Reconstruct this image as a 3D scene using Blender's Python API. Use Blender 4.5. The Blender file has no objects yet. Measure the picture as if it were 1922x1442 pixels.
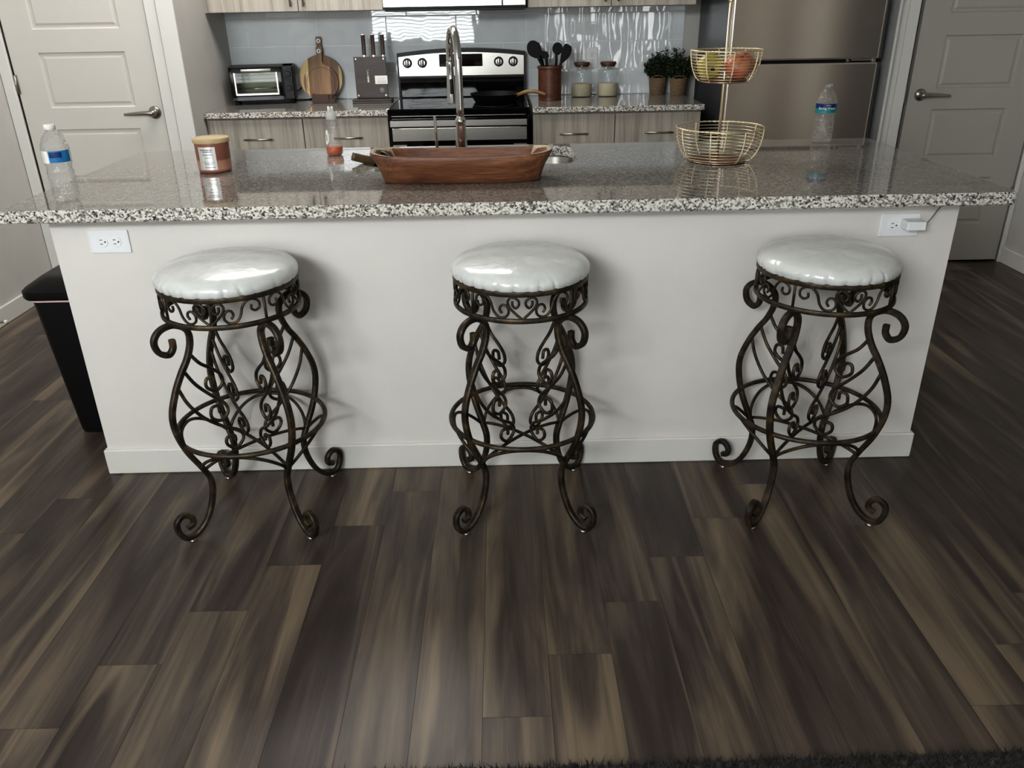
import bpy, bmesh, math, random
from mathutils import Vector, Matrix
from math import sin, cos, pi, sqrt, atan2, hypot, radians
random.seed(7)
sc = bpy.context.scene
COL = sc.collection

# ------------------------------------------------------------------ helpers
def link(o, parent=None):
    COL.objects.link(o)
    if parent is not None:
        o.parent = parent
    return o

def obj(name, bm, mat, parent=None, smooth=False, recalc=True, auto=None):
    if recalc:
        bmesh.ops.recalc_face_normals(bm, faces=bm.faces[:])
    me = bpy.data.meshes.new(name)
    bm.to_mesh(me); bm.free()
    for m in (mat if isinstance(mat, (list, tuple)) else [mat]):
        me.materials.append(m)
    if smooth:
        for p in me.polygons:
            p.use_smooth = True
    o = bpy.data.objects.new(name, me)
    link(o, parent)
    if auto is not None:
        me.set_sharp_from_angle(angle=radians(auto))
    return o

def tag(o, label=None, cat=None, group=None, kind=None):
    if label: o['label'] = label
    if cat: o['category'] = cat
    if group: o['group'] = group
    if kind: o['kind'] = kind
    return o

def thing(name, label, cat, loc=(0, 0, 0), rotz=0, group=None):
    o = bpy.data.objects.new(name, None)
    o.empty_display_size = .05
    link(o)
    o.location = loc; o.rotation_euler = (0, 0, rotz)
    return tag(o, label, cat, group)

def copy_tree(o, parent=None):
    c = o.copy(); COL.objects.link(c)
    c.parent = parent
    for ch in list(o.children):
        copy_tree(ch, c)
    return c

def BM(): return bmesh.new()

def bx(bm, x0, x1, y0, y1, z0, z1, bev=0.0, seg=1, mi=0, M=None):
    r = bmesh.ops.create_cube(bm, size=1)
    vs = r['verts']
    for v in vs:
        v.co = Vector((x0 + (x1-x0)*(v.co.x+.5), y0 + (y1-y0)*(v.co.y+.5), z0 + (z1-z0)*(v.co.z+.5)))
    if M is not None:
        for v in vs: v.co = M @ v.co
    fs = list({f for v in vs for f in v.link_faces})
    for f in fs: f.material_index = mi
    if bev > 0:
        es = list({e for v in vs for e in v.link_edges})
        r2 = bmesh.ops.bevel(bm, geom=es, offset=bev, segments=seg, affect='EDGES', profile=.5)
        for f in r2['faces']: f.material_index = mi
    return bm

def spline(pts, n=8, closed=False):
    P = [Vector(p) for p in pts]
    out = []
    N = len(P)
    rng = N if closed else N-1
    for i in range(rng):
        if closed:
            p0, p1, p2, p3 = P[(i-1) % N], P[i], P[(i+1) % N], P[(i+2) % N]
        else:
            p1, p2 = P[i], P[i+1]
            p0 = P[i-1] if i > 0 else p1*2-p2
            p3 = P[i+2] if i+2 < N else p2*2-p1
        for k in range(n):
            t = k/n
            out.append(.5*((2*p1)+(p2-p0)*t+(2*p0-5*p1+4*p2-p3)*t*t+(3*p1-p0-3*p2+p3)*t**3))
    if not closed: out.append(P[-1].copy())
    return out

CIRC = lambda r, n=8: [(r*cos(2*pi*k/n), r*sin(2*pi*k/n)) for k in range(n)]
def RECT(a, b, c=.25):
    ca, cb = a*(1-c), b*(1-c)
    return [(a, -cb), (a, cb), (ca, b), (-ca, b), (-a, cb), (-a, -cb), (-ca, -b), (ca, -b)]

def sweep(bm, pts, prof, closed=False, normal=None, cap=True, scale=None, twist=0, mi=0):
    P = [Vector(p) for p in pts]; N = len(P)
    T = []
    for i in range(N):
        if closed: t = P[(i+1) % N]-P[(i-1) % N]
        else: t = P[min(i+1, N-1)]-P[max(i-1, 0)]
        if t.length < 1e-9: t = Vector((0, 0, 1))
        T.append(t.normalized())
    if normal is None:
        a = Vector((0, 0, 1)) if abs(T[0].z) < .9 else Vector((1, 0, 0))
        nrm = (a - T[0]*a.dot(T[0])).normalized()
    rings = []
    L = 0
    for i in range(N):
        if i: L += (P[i]-P[i-1]).length
        t = T[i]
        if normal is not None:
            b = Vector(normal).normalized(); nn = b.cross(t)
            nn = nn.normalized() if nn.length > 1e-6 else Vector((0, 0, 1)); bb = t.cross(nn)
        else:
            nrm = (nrm - t*nrm.dot(t))
            nrm = nrm.normalized() if nrm.length > 1e-6 else t.orthogonal().normalized()
            nn = nrm; bb = t.cross(nn)
        s = scale(i/(N-1)) if scale else 1
        c_, s_ = cos(twist*L), sin(twist*L)
        rings.append([bm.verts.new(P[i]+nn*((u*c_-v*s_)*s)+bb*((u*s_+v*c_)*s)) for u, v in prof])
    M = len(prof)
    rr = range(N) if closed else range(N-1)
    for i in rr:
        a, b = rings[i], rings[(i+1) % N]
        for k in range(M):
            f = bm.faces.new((a[k], a[(k+1) % M], b[(k+1) % M], b[k])); f.material_index = mi; f.smooth = True
    if cap and not closed:
        bm.faces.new(rings[0][::-1]).material_index = mi
        bm.faces.new(rings[-1]).material_index = mi
    return bm

def tube(bm, pts, r, n=8, **k): return sweep(bm, pts, CIRC(r, n), **k)

def ring(bm, r, z, rad, n=48, prof=None, c=(0, 0), m=8):
    pts = [(c[0]+r*cos(2*pi*i/n), c[1]+r*sin(2*pi*i/n), z) for i in range(n)]
    return sweep(bm, pts, prof or CIRC(rad, m), closed=True, normal=(0, 0, 1))

def lathe(bm, prof, c=(0, 0, 0), n=32, mi=0, fr=None, close=True, sx=1, sy=1):
    rings = []
    for r, z in prof:
        if r < 1e-6:
            rings.append([bm.verts.new((c[0], c[1], c[2]+z))])
        else:
            row = []
            for i in range(n):
                a = 2*pi*i/n
                q = fr(a, z) if fr else 1
                row.append(bm.verts.new((c[0]+r*q*cos(a)*sx, c[1]+r*q*sin(a)*sy, c[2]+z)))
            rings.append(row)
    for a, b in zip(rings, rings[1:]):
        if len(a) == 1 and len(b) == 1: continue
        for k in range(n):
            if len(a) == 1: f = bm.faces.new((a[0], b[(k+1) % n], b[k]))
            elif len(b) == 1: f = bm.faces.new((a[k], a[(k+1) % n], b[0]))
            else: f = bm.faces.new((a[k], a[(k+1) % n], b[(k+1) % n], b[k]))
            f.material_index = mi; f.smooth = True
    return bm

def prism(bm, outline, y0, y1, mi=0, M=None, bev=0):
    """outline in (x,z), extruded along y"""
    a = [bm.verts.new((x, y0, z)) for x, z in outline]
    b = [bm.verts.new((x, y1, z)) for x, z in outline]
    n = len(a)
    fs = [bm.faces.new(a), bm.faces.new(b[::-1])]
    for k in range(n):
        fs.append(bm.faces.new((a[k], b[k], b[(k+1) % n], a[(k+1) % n])))
    for f in fs: f.material_index = mi
    if M is not None:
        for v in a+b: v.co = M @ v.co
    return bm

def loft(bm, loops, cap0=False, cap1=False, mi=0, smooth=True):
    R = [[bm.verts.new(p) for p in L] for L in loops]
    n = len(R[0])
    for a, b in zip(R, R[1:]):
        for k in range(n):
            f = bm.faces.new((a[k], a[(k+1) % n], b[(k+1) % n], b[k])); f.smooth = smooth; f.material_index = mi
    if cap0: bm.faces.new(R[0][::-1]).material_index = mi
    if cap1: bm.faces.new(R[-1]).material_index = mi
    return R

def rrect(x0, x1, y0, y1, z, r, n=6):
    out = []
    for cx, cy, a0 in ((x1-r, y1-r, 0), (x0+r, y1-r, 90), (x0+r, y0+r, 180), (x1-r, y0+r, 270)):
        for k in range(n+1):
            a = radians(a0+90*k/n)
            out.append((cx+r*cos(a), cy+r*sin(a), z))
    return out

def text_bm(body, size, ext=.0004, align='CENTER'):
    cu = bpy.data.curves.new('t', 'FONT'); cu.body = body; cu.size = size; cu.extrude = ext
    cu.align_x = align; cu.align_y = 'CENTER'; cu.resolution_u = 3
    o = bpy.data.objects.new('t', cu); COL.objects.link(o)
    dg = bpy.context.evaluated_depsgraph_get(); dg.update()
    me = bpy.data.meshes.new_from_object(o.evaluated_get(dg))
    bm = BM(); bm.from_mesh(me)
    bpy.data.objects.remove(o); bpy.data.curves.remove(cu); bpy.data.meshes.remove(me)
    return bm

# ------------------------------------------------------------------ materials
def s2l(c):
    return tuple(((v/255)/12.92 if v/255 <= .04045 else ((v/255+.055)/1.055)**2.4) for v in c)+(1,)

def new_mat(name):
    m = bpy.data.materials.new(name); m.use_nodes = True
    nt = m.node_tree; b = nt.nodes['Principled BSDF']
    return m, nt, b

def N(nt, typ, **kw):
    n = nt.nodes.new(typ)
    for k, v in kw.items():
        if k in n.inputs.keys(): n.inputs[k].default_value = v
        else: setattr(n, k, v)
    return n

def ramp(nt, stops, fac, interp='LINEAR'):
    r = nt.nodes.new('ShaderNodeValToRGB'); r.color_ramp.interpolation = interp
    e = r.color_ramp.elements
    while len(e) < len(stops): e.new(.5)
    for i, (p, c) in enumerate(stops):
        e[i].position = p; e[i].color = c if len(c) == 4 else tuple(c)+(1,)
    nt.links.new(fac, r.inputs[0]); return r.outputs[0]

def coords(nt, scale=(1, 1, 1), loc=(0, 0, 0), rot=(0, 0, 0), kind='Object'):
    tc = nt.nodes.new('ShaderNodeTexCoord'); mp = nt.nodes.new('ShaderNodeMapping')
    mp.inputs['Scale'].default_value = scale; mp.inputs['Location'].default_value = loc; mp.inputs['Rotation'].default_value = rot
    nt.links.new(tc.outputs[kind], mp.inputs[0]); return mp.outputs[0]

def bump(nt, b, h, strength=.1, dist=.01):
    n = nt.nodes.new('ShaderNodeBump'); n.inputs['Strength'].default_value = strength; n.inputs['Distance'].default_value = dist
    nt.links.new(h, n.inputs['Height']); nt.links.new(n.outputs[0], b.inputs['Normal'])

def plain(name, rgb, rough=.5, metal=0, noise=.06, nscale=6, bmp=0, bscale=300, **kw):
    """procedural flat-ish colour: slight noise in colour, optional fine bump"""
    m, nt, b = new_mat(name)
    c = s2l(rgb)
    co = coords(nt)
    nz = N(nt, 'ShaderNodeTexNoise', Scale=nscale, Detail=3.0)
    nt.links.new(co, nz.inputs['Vector'])
    lo = tuple(v*(1-noise) for v in c[:3])+(1,); hi = tuple(min(1, v*(1+noise)) for v in c[:3])+(1,)
    nt.links.new(ramp(nt, [(.3, lo), (.7, hi)], nz.outputs[0]), b.inputs['Base Color'])
    b.inputs['Roughness'].default_value = rough; b.inputs['Metallic'].default_value = metal
    for k, v in kw.items(): b.inputs[k].default_value = v
    if bmp:
        n2 = N(nt, 'ShaderNodeTexNoise', Scale=bscale, Detail=2.0); nt.links.new(co, n2.inputs['Vector'])
        bump(nt, b, n2.outputs[0], bmp, .002)
    return m

M = {}
M['wall'] = plain('wall_paint', (196, 192, 186), .85, noise=.02, bmp=.15, bscale=220)
M['wall_gray'] = plain('gray_wall_paint', (201, 199, 195), .85, noise=.03, bmp=.15, bscale=220)
M['island_paint'] = plain('island_paint', (221, 218, 213), .8, noise=.015, bmp=.2, bscale=160)
M['trim'] = plain('trim_paint', (222, 221, 216), .45, noise=.01)
M['door'] = plain('door_paint', (210, 207, 200), .5, noise=.01)
M['wall_dim'] = plain('dim_wall_paint', (138, 133, 126), .85, noise=.03, bmp=.15, bscale=220)
M['door_shade'] = plain('door_paint_shaded', (176, 173, 165), .5, noise=.01)  # same door paint, darkened: dimness at the right door is in the colour
M['cable_gray'] = plain('gray_cable', (104, 102, 98), .5)
M['ceiling'] = plain('ceiling_paint', (225, 224, 220), .9, noise=.01)
M['nickel'] = plain('satin_nickel', (165, 160, 152), .3, 1, noise=.05)
M['chrome'] = plain('chrome', (205, 205, 203), .09, 1, noise=.02)
M['black_gloss'] = plain('black_gloss', (8, 8, 9), .06, noise=.1)
M['black_plastic'] = plain('black_plastic', (16, 16, 17), .42, noise=.1, **{'Specular IOR Level': .35})
M['black_matte'] = plain('black_matte', (10, 10, 10), .6, noise=.1, **{'Specular IOR Level': .25})
M['dark_gray'] = plain('dark_gray_enamel', (62, 64, 68), .28, noise=.05)
M['white_plastic'] = plain('white_plastic', (236, 238, 240), .3, noise=.01)
M['white_cap'] = plain('white_cap', (235, 235, 233), .4, noise=.01)
M['gasket'] = plain('gasket_dark', (30, 30, 30), .6)
M['gold'] = plain('brass_wire', (250, 234, 200), .3, .9, noise=.08)
M['paper'] = plain('paper_label', (235, 235, 230), .5, noise=.02)
M['ink'] = plain('ink', (60, 60, 62), .6)
M['pink'] = plain('bin_liner', (226, 200, 198), .4, noise=.08, nscale=20)
M['teal'] = plain('label_teal', (40, 130, 135), .35, noise=.3, nscale=60)
M['navy'] = plain('label_navy', (22, 48, 100), .3, noise=.3, nscale=80)
M['blue'] = plain('label_blue', (36, 120, 180), .3, noise=.25, nscale=60)
M['orange'] = plain('orange_liquid', (196, 84, 16), .15, noise=.15)
M['rice'] = plain('rice_grains', (204, 192, 166), .8, noise=.25, nscale=350, bmp=.5, bscale=400)
M['silver'] = plain('silver_knob', (200, 198, 192), .3, 1, noise=.03)
M['steel_dark'] = plain('oven_cavity', (120, 122, 115), .35, .7, noise=.15, nscale=25)

def steel(name, rgb, rough=.27, axis='x', br=.12, rv=.15):
    m, nt, b = new_mat(name); c = s2l(rgb)
    sc_ = {'x': (1.2, 60, 260), 'z': (260, 60, 1.2)}[axis]
    co = coords(nt, sc_)
    nz = N(nt, 'ShaderNodeTexNoise', Scale=1.5, Detail=4.0); nt.links.new(co, nz.inputs['Vector'])
    lo = tuple(v*(1-br) for v in c[:3])+(1,); hi = tuple(min(1, v*(1+br)) for v in c[:3])+(1,)
    nt.links.new(ramp(nt, [(.3, lo), (.7, hi)], nz.outputs[0]), b.inputs['Base Color'])
    b.inputs['Metallic'].default_value = 1; b.inputs['Roughness'].default_value = rough
    mr = N(nt, 'ShaderNodeMapRange'); mr.inputs['To Min'].default_value = rough*(1-rv); mr.inputs['To Max'].default_value = rough*(1+rv)
    nt.links.new(nz.outputs[0], mr.inputs[0]); nt.links.new(mr.outputs[0], b.inputs['Roughness'])
    return m
M['steel'] = steel('brushed_steel', (208, 206, 200), .27, br=.03, rv=.04)
M['fridge_steel'] = steel('fridge_steel', (228, 217, 204), .2, br=.015, rv=.0)
_b = M['fridge_steel'].node_tree.nodes['Principled BSDF']; _b.inputs['Anisotropic'].default_value = .85; _b.inputs['Anisotropic Rotation'].default_value = 0.25; _b.inputs['Metallic'].default_value = .85
M['sink_steel'] = steel('sink_steel', (170, 168, 162), .3)

def iron():
    m, nt, b = new_mat('wrought_iron')
    co = coords(nt)
    nz = N(nt, 'ShaderNodeTexNoise', Scale=26.0, Detail=6.0, Roughness=.65); nt.links.new(co, nz.inputs['Vector'])
    col = ramp(nt, [(.30, s2l((32, 29, 26))), (.48, s2l((56, 50, 42))), (.61, s2l((84, 71, 53))), (.76, s2l((128, 106, 74)))], nz.outputs[0])
    nt.links.new(col, b.inputs['Base Color'])
    b.inputs['Metallic'].default_value = .55; b.inputs['Roughness'].default_value = .48
    n2 = N(nt, 'ShaderNodeTexNoise', Scale=140.0, Detail=3.0); nt.links.new(co, n2.inputs['Vector'])
    bump(nt, b, n2.outputs[0], .35, .003)
    return m
M['iron'] = iron()

def vinyl():
    m, nt, b = new_mat('white_vinyl')
    co = coords(nt)
    nz = N(nt, 'ShaderNodeTexNoise', Scale=14.0, Detail=3.0, Distortion=.8); nt.links.new(co, nz.inputs['Vector'])
    nt.links.new(ramp(nt, [(.3, s2l((204, 206, 204))), (.7, s2l((216, 218, 216)))], nz.outputs[0]), b.inputs['Base Color'])
    b.inputs['Roughness'].default_value = .24
    b.inputs['Coat Weight'].default_value = .3; b.inputs['Coat Roughness'].default_value = .12
    bump(nt, b, nz.outputs[0], .25, .012)
    return m
M['vinyl'] = vinyl()

def granite(name, stops, ior, rough):
    m, nt, b = new_mat(name)
    co = coords(nt)
    v1 = N(nt, 'ShaderNodeTexVoronoi', Scale=190.0, Randomness=1.0); nt.links.new(co, v1.inputs['Vector'])
    nz = N(nt, 'ShaderNodeTexNoise', Scale=145.0, Detail=3.0, Roughness=.6); nt.links.new(co, nz.inputs['Vector'])
    sep = N(nt, 'ShaderNodeSeparateColor'); nt.links.new(v1.outputs['Color'], sep.inputs[0])
    mx = N(nt, 'ShaderNodeMath', operation='ADD'); nt.links.new(sep.outputs[0], mx.inputs[0])
    ms = N(nt, 'ShaderNodeMath', operation='MULTIPLY'); ms.inputs[1].default_value = 1.3
    nt.links.new(nz.outputs[0], ms.inputs[0]); nt.links.new(ms.outputs[0], mx.inputs[1])
    md = N(nt, 'ShaderNodeMath', operation='MULTIPLY'); md.inputs[1].default_value = .5
    nt.links.new(mx.outputs[0], md.inputs[0])
    col = ramp(nt, [(p, s2l(c)) for p, c in stops], md.outputs[0])
    nt.links.new(col, b.inputs['Base Color'])
    b.inputs['Roughness'].default_value = rough; b.inputs['IOR'].default_value = ior
    return m
M['granite'] = granite('speckled_granite', [(.26, (38, 36, 36)), (.41, (112, 108, 103)), (.54, (168, 164, 157)), (.68, (222, 219, 211))], 1.5, .12)
M['granite_top'] = granite('polished_granite_dimmed', [(.24, (84, 82, 78)), (.40, (112, 109, 104)), (.55, (130, 126, 120)), (.70, (150, 146, 140))], 1.85, .03)  # same granite for the tops, darkened in colour as grazing light shows it

def laminate():
    m, nt, b = new_mat('gray_wood_laminate')
    co = coords(nt, (1, 1, .035))
    nz = N(nt, 'ShaderNodeTexNoise', Scale=16.0, Detail=5.0, Roughness=.6, Distortion=.3); nt.links.new(co, nz.inputs['Vector'])
    n2 = N(nt, 'ShaderNodeTexNoise', Scale=150.0, Detail=2.0); nt.links.new(co, n2.inputs['Vector'])
    mx = N(nt, 'ShaderNodeMix', data_type='FLOAT'); mx.inputs[0].default_value = .3
    nt.links.new(nz.outputs[0], mx.inputs[2]); nt.links.new(n2.outputs[0], mx.inputs[3])
    col = ramp(nt, [(.32, s2l((132, 125, 114))), (.47, s2l((165, 158, 147))), (.55, s2l((178, 171, 160))), (.68, s2l((196, 190, 179)))], mx.outputs[0])
    nt.links.new(col, b.inputs['Base Color']); b.inputs['Roughness'].default_value = .45
    return m
M['laminate'] = laminate()

def tilemat():
    m, nt, b = new_mat('glossy_tile')
    co = coords(nt)
    nz = N(nt, 'ShaderNodeTexNoise', Scale=9.0, Detail=1.5, Distortion=.6); nt.links.new(co, nz.inputs['Vector'])
    nt.links.new(ramp(nt, [(.3, s2l((216, 222, 226))), (.7, s2l((226, 231, 234)))], nz.outputs[0]), b.inputs['Base Color'])
    b.inputs['Roughness'].default_value = .02; b.inputs['IOR'].default_value = 1.75
    n2 = N(nt, 'ShaderNodeTexNoise', Scale=1.0, Detail=1.0, Distortion=.2); nt.links.new(coords(nt, (13, 13, 4.5)), n2.inputs['Vector'])
    bump(nt, b, n2.outputs[0], .045, .012)
    return m
M['tile'] = tilemat()
M['grout'] = plain('grout', (238, 240, 240), .7)

def wood(name, stops, scale=(1, 1, 1), rot=(0, 0, 0), s=8, dist=1.2, rough=.5, fine=.35, bmp=.1, coat=0):
    """grain runs along local X before rot"""
    m, nt, b = new_mat(name)
    co = coords(nt, (scale[0]*.09, scale[1], scale[2]), rot=rot)
    nz = N(nt, 'ShaderNodeTexNoise', Scale=s, Detail=5.0, Roughness=.6, Distortion=dist); nt.links.new(co, nz.inputs['Vector'])
    n2 = N(nt, 'ShaderNodeTexNoise', Scale=s*9, Detail=3.0); nt.links.new(co, n2.inputs['Vector'])
    mx = N(nt, 'ShaderNodeMix', data_type='FLOAT'); mx.inputs[0].default_value = fine
    nt.links.new(nz.outputs[0], mx.inputs[2]); nt.links.new(n2.outputs[0], mx.inputs[3])
    nt.links.new(ramp(nt, [(p, s2l(c)) for p, c in stops], mx.outputs[0]), b.inputs['Base Color'])
    b.inputs['Roughness'].default_value = rough
    if coat: b.inputs['Coat Weight'].default_value = coat
    bump(nt, b, mx.outputs[0], bmp, .002)
    return m
M['bowl_wood'] = wood('acacia_bowl_wood', [(.28, (58, 36, 25)), (.44, (100, 64, 44)), (.56, (126, 83, 57)), (.72, (160, 116, 82))], s=26, dist=1.6, rough=.5)
M['sapwood'] = wood('pale_sapwood', [(.35, (140, 124, 102)), (.65, (186, 170, 144))], s=20, rough=.5)
M['crock_wood'] = wood('crock_wood', [(.3, (58, 34, 24)), (.5, (84, 50, 35)), (.7, (106, 68, 49))], rot=(0, pi/2, 0), s=30, dist=.4, rough=.38)
M['lid_wood'] = wood('lid_wood', [(.3, (66, 42, 32)), (.7, (96, 64, 48))], s=30, rough=.5)
M['candle_lid'] = wood('bamboo_lid', [(.3, (176, 152, 114)), (.7, (206, 186, 150))], s=30, rough=.5)
M['dark_wood'] = wood('dark_wood', [(.3, (46, 32, 24)), (.55, (72, 50, 36)), (.75, (98, 70, 48))], s=24, rough=.5)
M['block_wood'] = wood('ash_dark_wood', [(.3, (48, 40, 37)), (.6, (68, 58, 54)), (.75, (84, 74, 69))], s=18, rough=.42)
M['base_wood'] = wood('basket_base_wood', [(.3, (70, 42, 26)), (.7, (110, 72, 44))], s=20, rough=.4)
M['pan_handle'] = wood('pan_handle_wood', [(.3, (92, 66, 34)), (.7, (150, 114, 62))], s=30, rough=.4)

M['olive_handle'] = wood('olive_brown_handle', [(.3, (66, 54, 36)), (.7, (104, 88, 60))], s=30, rough=.35)

def board_mat(name, bands):
    """vertical glued staves: colour bands across local x"""
    m, nt, b = new_mat(name)
    tc = coords(nt); sp = N(nt, 'ShaderNodeSeparateXYZ'); nt.links.new(tc, sp.inputs[0])
    mr = N(nt, 'ShaderNodeMapRange'); mr.inputs['From Min'].default_value = -.14; mr.inputs['From Max'].default_value = .14
    nt.links.new(sp.outputs[0], mr.inputs[0])
    col = ramp(nt, [(p, s2l(c)) for p, c in bands], mr.outputs[0], 'CONSTANT')
    co = coords(nt, (1, 1, .06)); nz = N(nt, 'ShaderNodeTexNoise', Scale=60.0, Detail=4.0, Distortion=.8); nt.links.new(co, nz.inputs['Vector'])
    g = ramp(nt, [(.3, (.55, .55, .55, 1)), (.7, (1.25, 1.25, 1.25, 1))], nz.outputs[0])
    mx = N(nt, 'ShaderNodeMix', data_type='RGBA', blend_type='MULTIPLY'); mx.inputs[0].default_value = 1
    nt.links.new(col, mx.inputs[6]); nt.links.new(g, mx.inputs[7]); nt.links.new(mx.outputs[2], b.inputs['Base Color'])
    b.inputs['Roughness'].default_value = .5
    return m
M['board_big'] = board_mat('acacia_board_large', [(0, (204, 177, 124)), (.24, (129, 99, 66)), (.5, (120, 89, 57)), (.78, (136, 103, 69)), (.88, (197, 165, 119)), (.94, (129, 99, 69))])
M['board_small'] = board_mat('acacia_board_small', [(0, (127, 99, 69)), (.18, (208, 179, 131)), (.25, (129, 96, 64)), (.40, (146, 110, 75)), (.62, (153, 118, 80)), (.70, (106, 68, 48))])

def floor_mat():
    m, nt, b = new_mat('walnut_plank_floor')
    tc = N(nt, 'ShaderNodeTexCoord')
    at = N(nt, 'ShaderNodeAttribute', attribute_name='plank')
    # per plank offset of the grain
    sc1 = N(nt, 'ShaderNodeVectorMath', operation='MULTIPLY'); sc1.inputs[1].default_value = (37.0, 91.0, 53.0)
    nt.links.new(at.outputs['Color'], sc1.inputs[0])
    ad = N(nt, 'ShaderNodeVectorMath', operation='ADD'); nt.links.new(tc.outputs['Object'], ad.inputs[0]); nt.links.new(sc1.outputs[0], ad.inputs[1])
    def mapped(s):
        mp = N(nt, 'ShaderNodeMapping'); mp.inputs['Scale'].default_value = s; nt.links.new(ad.outputs[0], mp.inputs[0]); return mp.outputs[0]
    n1 = N(nt, 'ShaderNodeTexNoise', Scale=1.0, Detail=4.0, Roughness=.52, Distortion=1.0); nt.links.new(mapped((8.5, 1.15, 1)), n1.inputs['Vector'])
    n2 = N(nt, 'ShaderNodeTexNoise', Scale=1.0, Detail=4.0, Roughness=.6, Distortion=.4); nt.links.new(mapped((120, 3.0, 1)), n2.inputs['Vector'])
    n3 = N(nt, 'ShaderNodeTexNoise', Scale=1.0, Detail=3.0, Roughness=.45, Distortion=.9); nt.links.new(mapped((12.5, .75, 1)), n3.inputs['Vector'])
    sep = N(nt, 'ShaderNodeSeparateColor'); nt.links.new(at.outputs['Color'], sep.inputs[0])
    # base: brown-grey clouds shifted by plank tone
    ma = N(nt, 'ShaderNodeMath', operation='MULTIPLY_ADD'); ma.inputs[1].default_value = .18; ma.inputs[2].default_value = -.09
    nt.links.new(sep.outputs[0], ma.inputs[0])
    a2 = N(nt, 'ShaderNodeMath', operation='ADD'); nt.links.new(n1.outputs[0], a2.inputs[0]); nt.links.new(ma.outputs[0], a2.inputs[1])
    mf = N(nt, 'ShaderNodeMix', data_type='FLOAT'); mf.inputs[0].default_value = .2
    nt.links.new(a2.outputs[0], mf.inputs[2]); nt.links.new(n2.outputs[0], mf.inputs[3])
    base = ramp(nt, [(.26, s2l((49, 42, 40))), (.42, s2l((66, 57, 53))), (.52, s2l((83, 73, 66))), (.62, s2l((104, 92, 79))), (.76, s2l((132, 117, 98)))], mf.outputs[0])
    # pale sapwood streaks
    st = ramp(nt, [(.54, (0, 0, 0, 1)), (.72, (1, 1, 1, 1))], n3.outputs[0])
    mx = N(nt, 'ShaderNodeMix', data_type='RGBA'); mx.inputs[7].default_value = s2l((146, 130, 108))
    mm = N(nt, 'ShaderNodeMath', operation='MULTIPLY'); mm.inputs[1].default_value = .6
    nt.links.new(st, mm.inputs[0]); nt.links.new(mm.outputs[0], mx.inputs[0]); nt.links.new(base, mx.inputs[6])
    nt.links.new(mx.outputs[2], b.inputs['Base Color'])
    rr = N(nt, 'ShaderNodeMapRange'); rr.inputs['To Min'].default_value = .30; rr.inputs['To Max'].default_value = .42
    nt.links.new(n2.outputs[0], rr.inputs[0]); nt.links.new(rr.outputs[0], b.inputs['Roughness'])
    b.inputs['Specular IOR Level'].default_value = .4
    bump(nt, b, n2.outputs[0], .06, .002)
    return m
M['floor'] = floor_mat()

def clear(name, tint=(1, 1, 1), gloss=1.0, bscale=0, bst=.3, rough=.02, milky=0):
    """thin clear plastic/glass wall: see-through with fresnel reflection"""
    m = bpy.data.materials.new(name); m.use_nodes = True; nt = m.node_tree
    for n in list(nt.nodes): nt.nodes.remove(n)
    out = N(nt, 'ShaderNodeOutputMaterial'); tr = N(nt, 'ShaderNodeBsdfTransparent'); gl = N(nt, 'ShaderNodeBsdfGlossy')
    tr.inputs[0].default_value = tuple(tint)+(1,); gl.inputs['Roughness'].default_value = rough
    fr = N(nt, 'ShaderNodeLayerWeight'); fr.inputs[0].default_value = .5
    pw = N(nt, 'ShaderNodeMath', operation='POWER'); pw.inputs[1].default_value = 2.4; nt.links.new(fr.outputs['Facing'], pw.inputs[0])
    mu = N(nt, 'ShaderNodeMath', operation='MULTIPLY_ADD'); mu.inputs[1].default_value = gloss*.5; mu.inputs[2].default_value = .05; mu.use_clamp = True
    nt.links.new(pw.outputs[0], mu.inputs[0])
    mx = N(nt, 'ShaderNodeMixShader'); nt.links.new(mu.outputs[0], mx.inputs[0]); nt.links.new(tr.outputs[0], mx.inputs[1]); nt.links.new(gl.outputs[0], mx.inputs[2])
    co = coords(nt)
    nz = N(nt, 'ShaderNodeTexNoise', Scale=float(bscale or 20), Detail=2.0); nt.links.new(co, nz.inputs['Vector'])
    if bscale:
        bp = N(nt, 'ShaderNodeBump'); bp.inputs['Strength'].default_value = bst; bp.inputs['Distance'].default_value = .01
        nt.links.new(nz.outputs[0], bp.inputs['Height']); nt.links.new(bp.outputs[0], gl.inputs['Normal']); nt.links.new(bp.outputs[0], fr.inputs['Normal'])
    last = mx
    if milky:
        df = N(nt, 'ShaderNodeBsdfDiffuse'); df.inputs[0].default_value = (.8, .8, .78, 1)
        m2 = N(nt, 'ShaderNodeMixShader'); m2.inputs[0].default_value = milky
        nt.links.new(mx.outputs[0], m2.inputs[1]); nt.links.new(df.outputs[0], m2.inputs[2]); last = m2
    nt.links.new(last.outputs[0], out.inputs[0]); return m
M['pet'] = clear('clear_bottle_plastic', (.96, .965, .965), 1.3, 70, 1.0, milky=.05)
M['glass'] = clear('clear_jar_glass', (.97, .985, .985), .9)
M['pane'] = clear('window_glass', (.97, .98, .98), .6)
M['frost'] = clear('frosted_cap', (.9, .9, .88), .8, milky=.45)
M['oven_glass'] = clear('oven_glass', (.85, .86, .82), 1.4)

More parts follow.
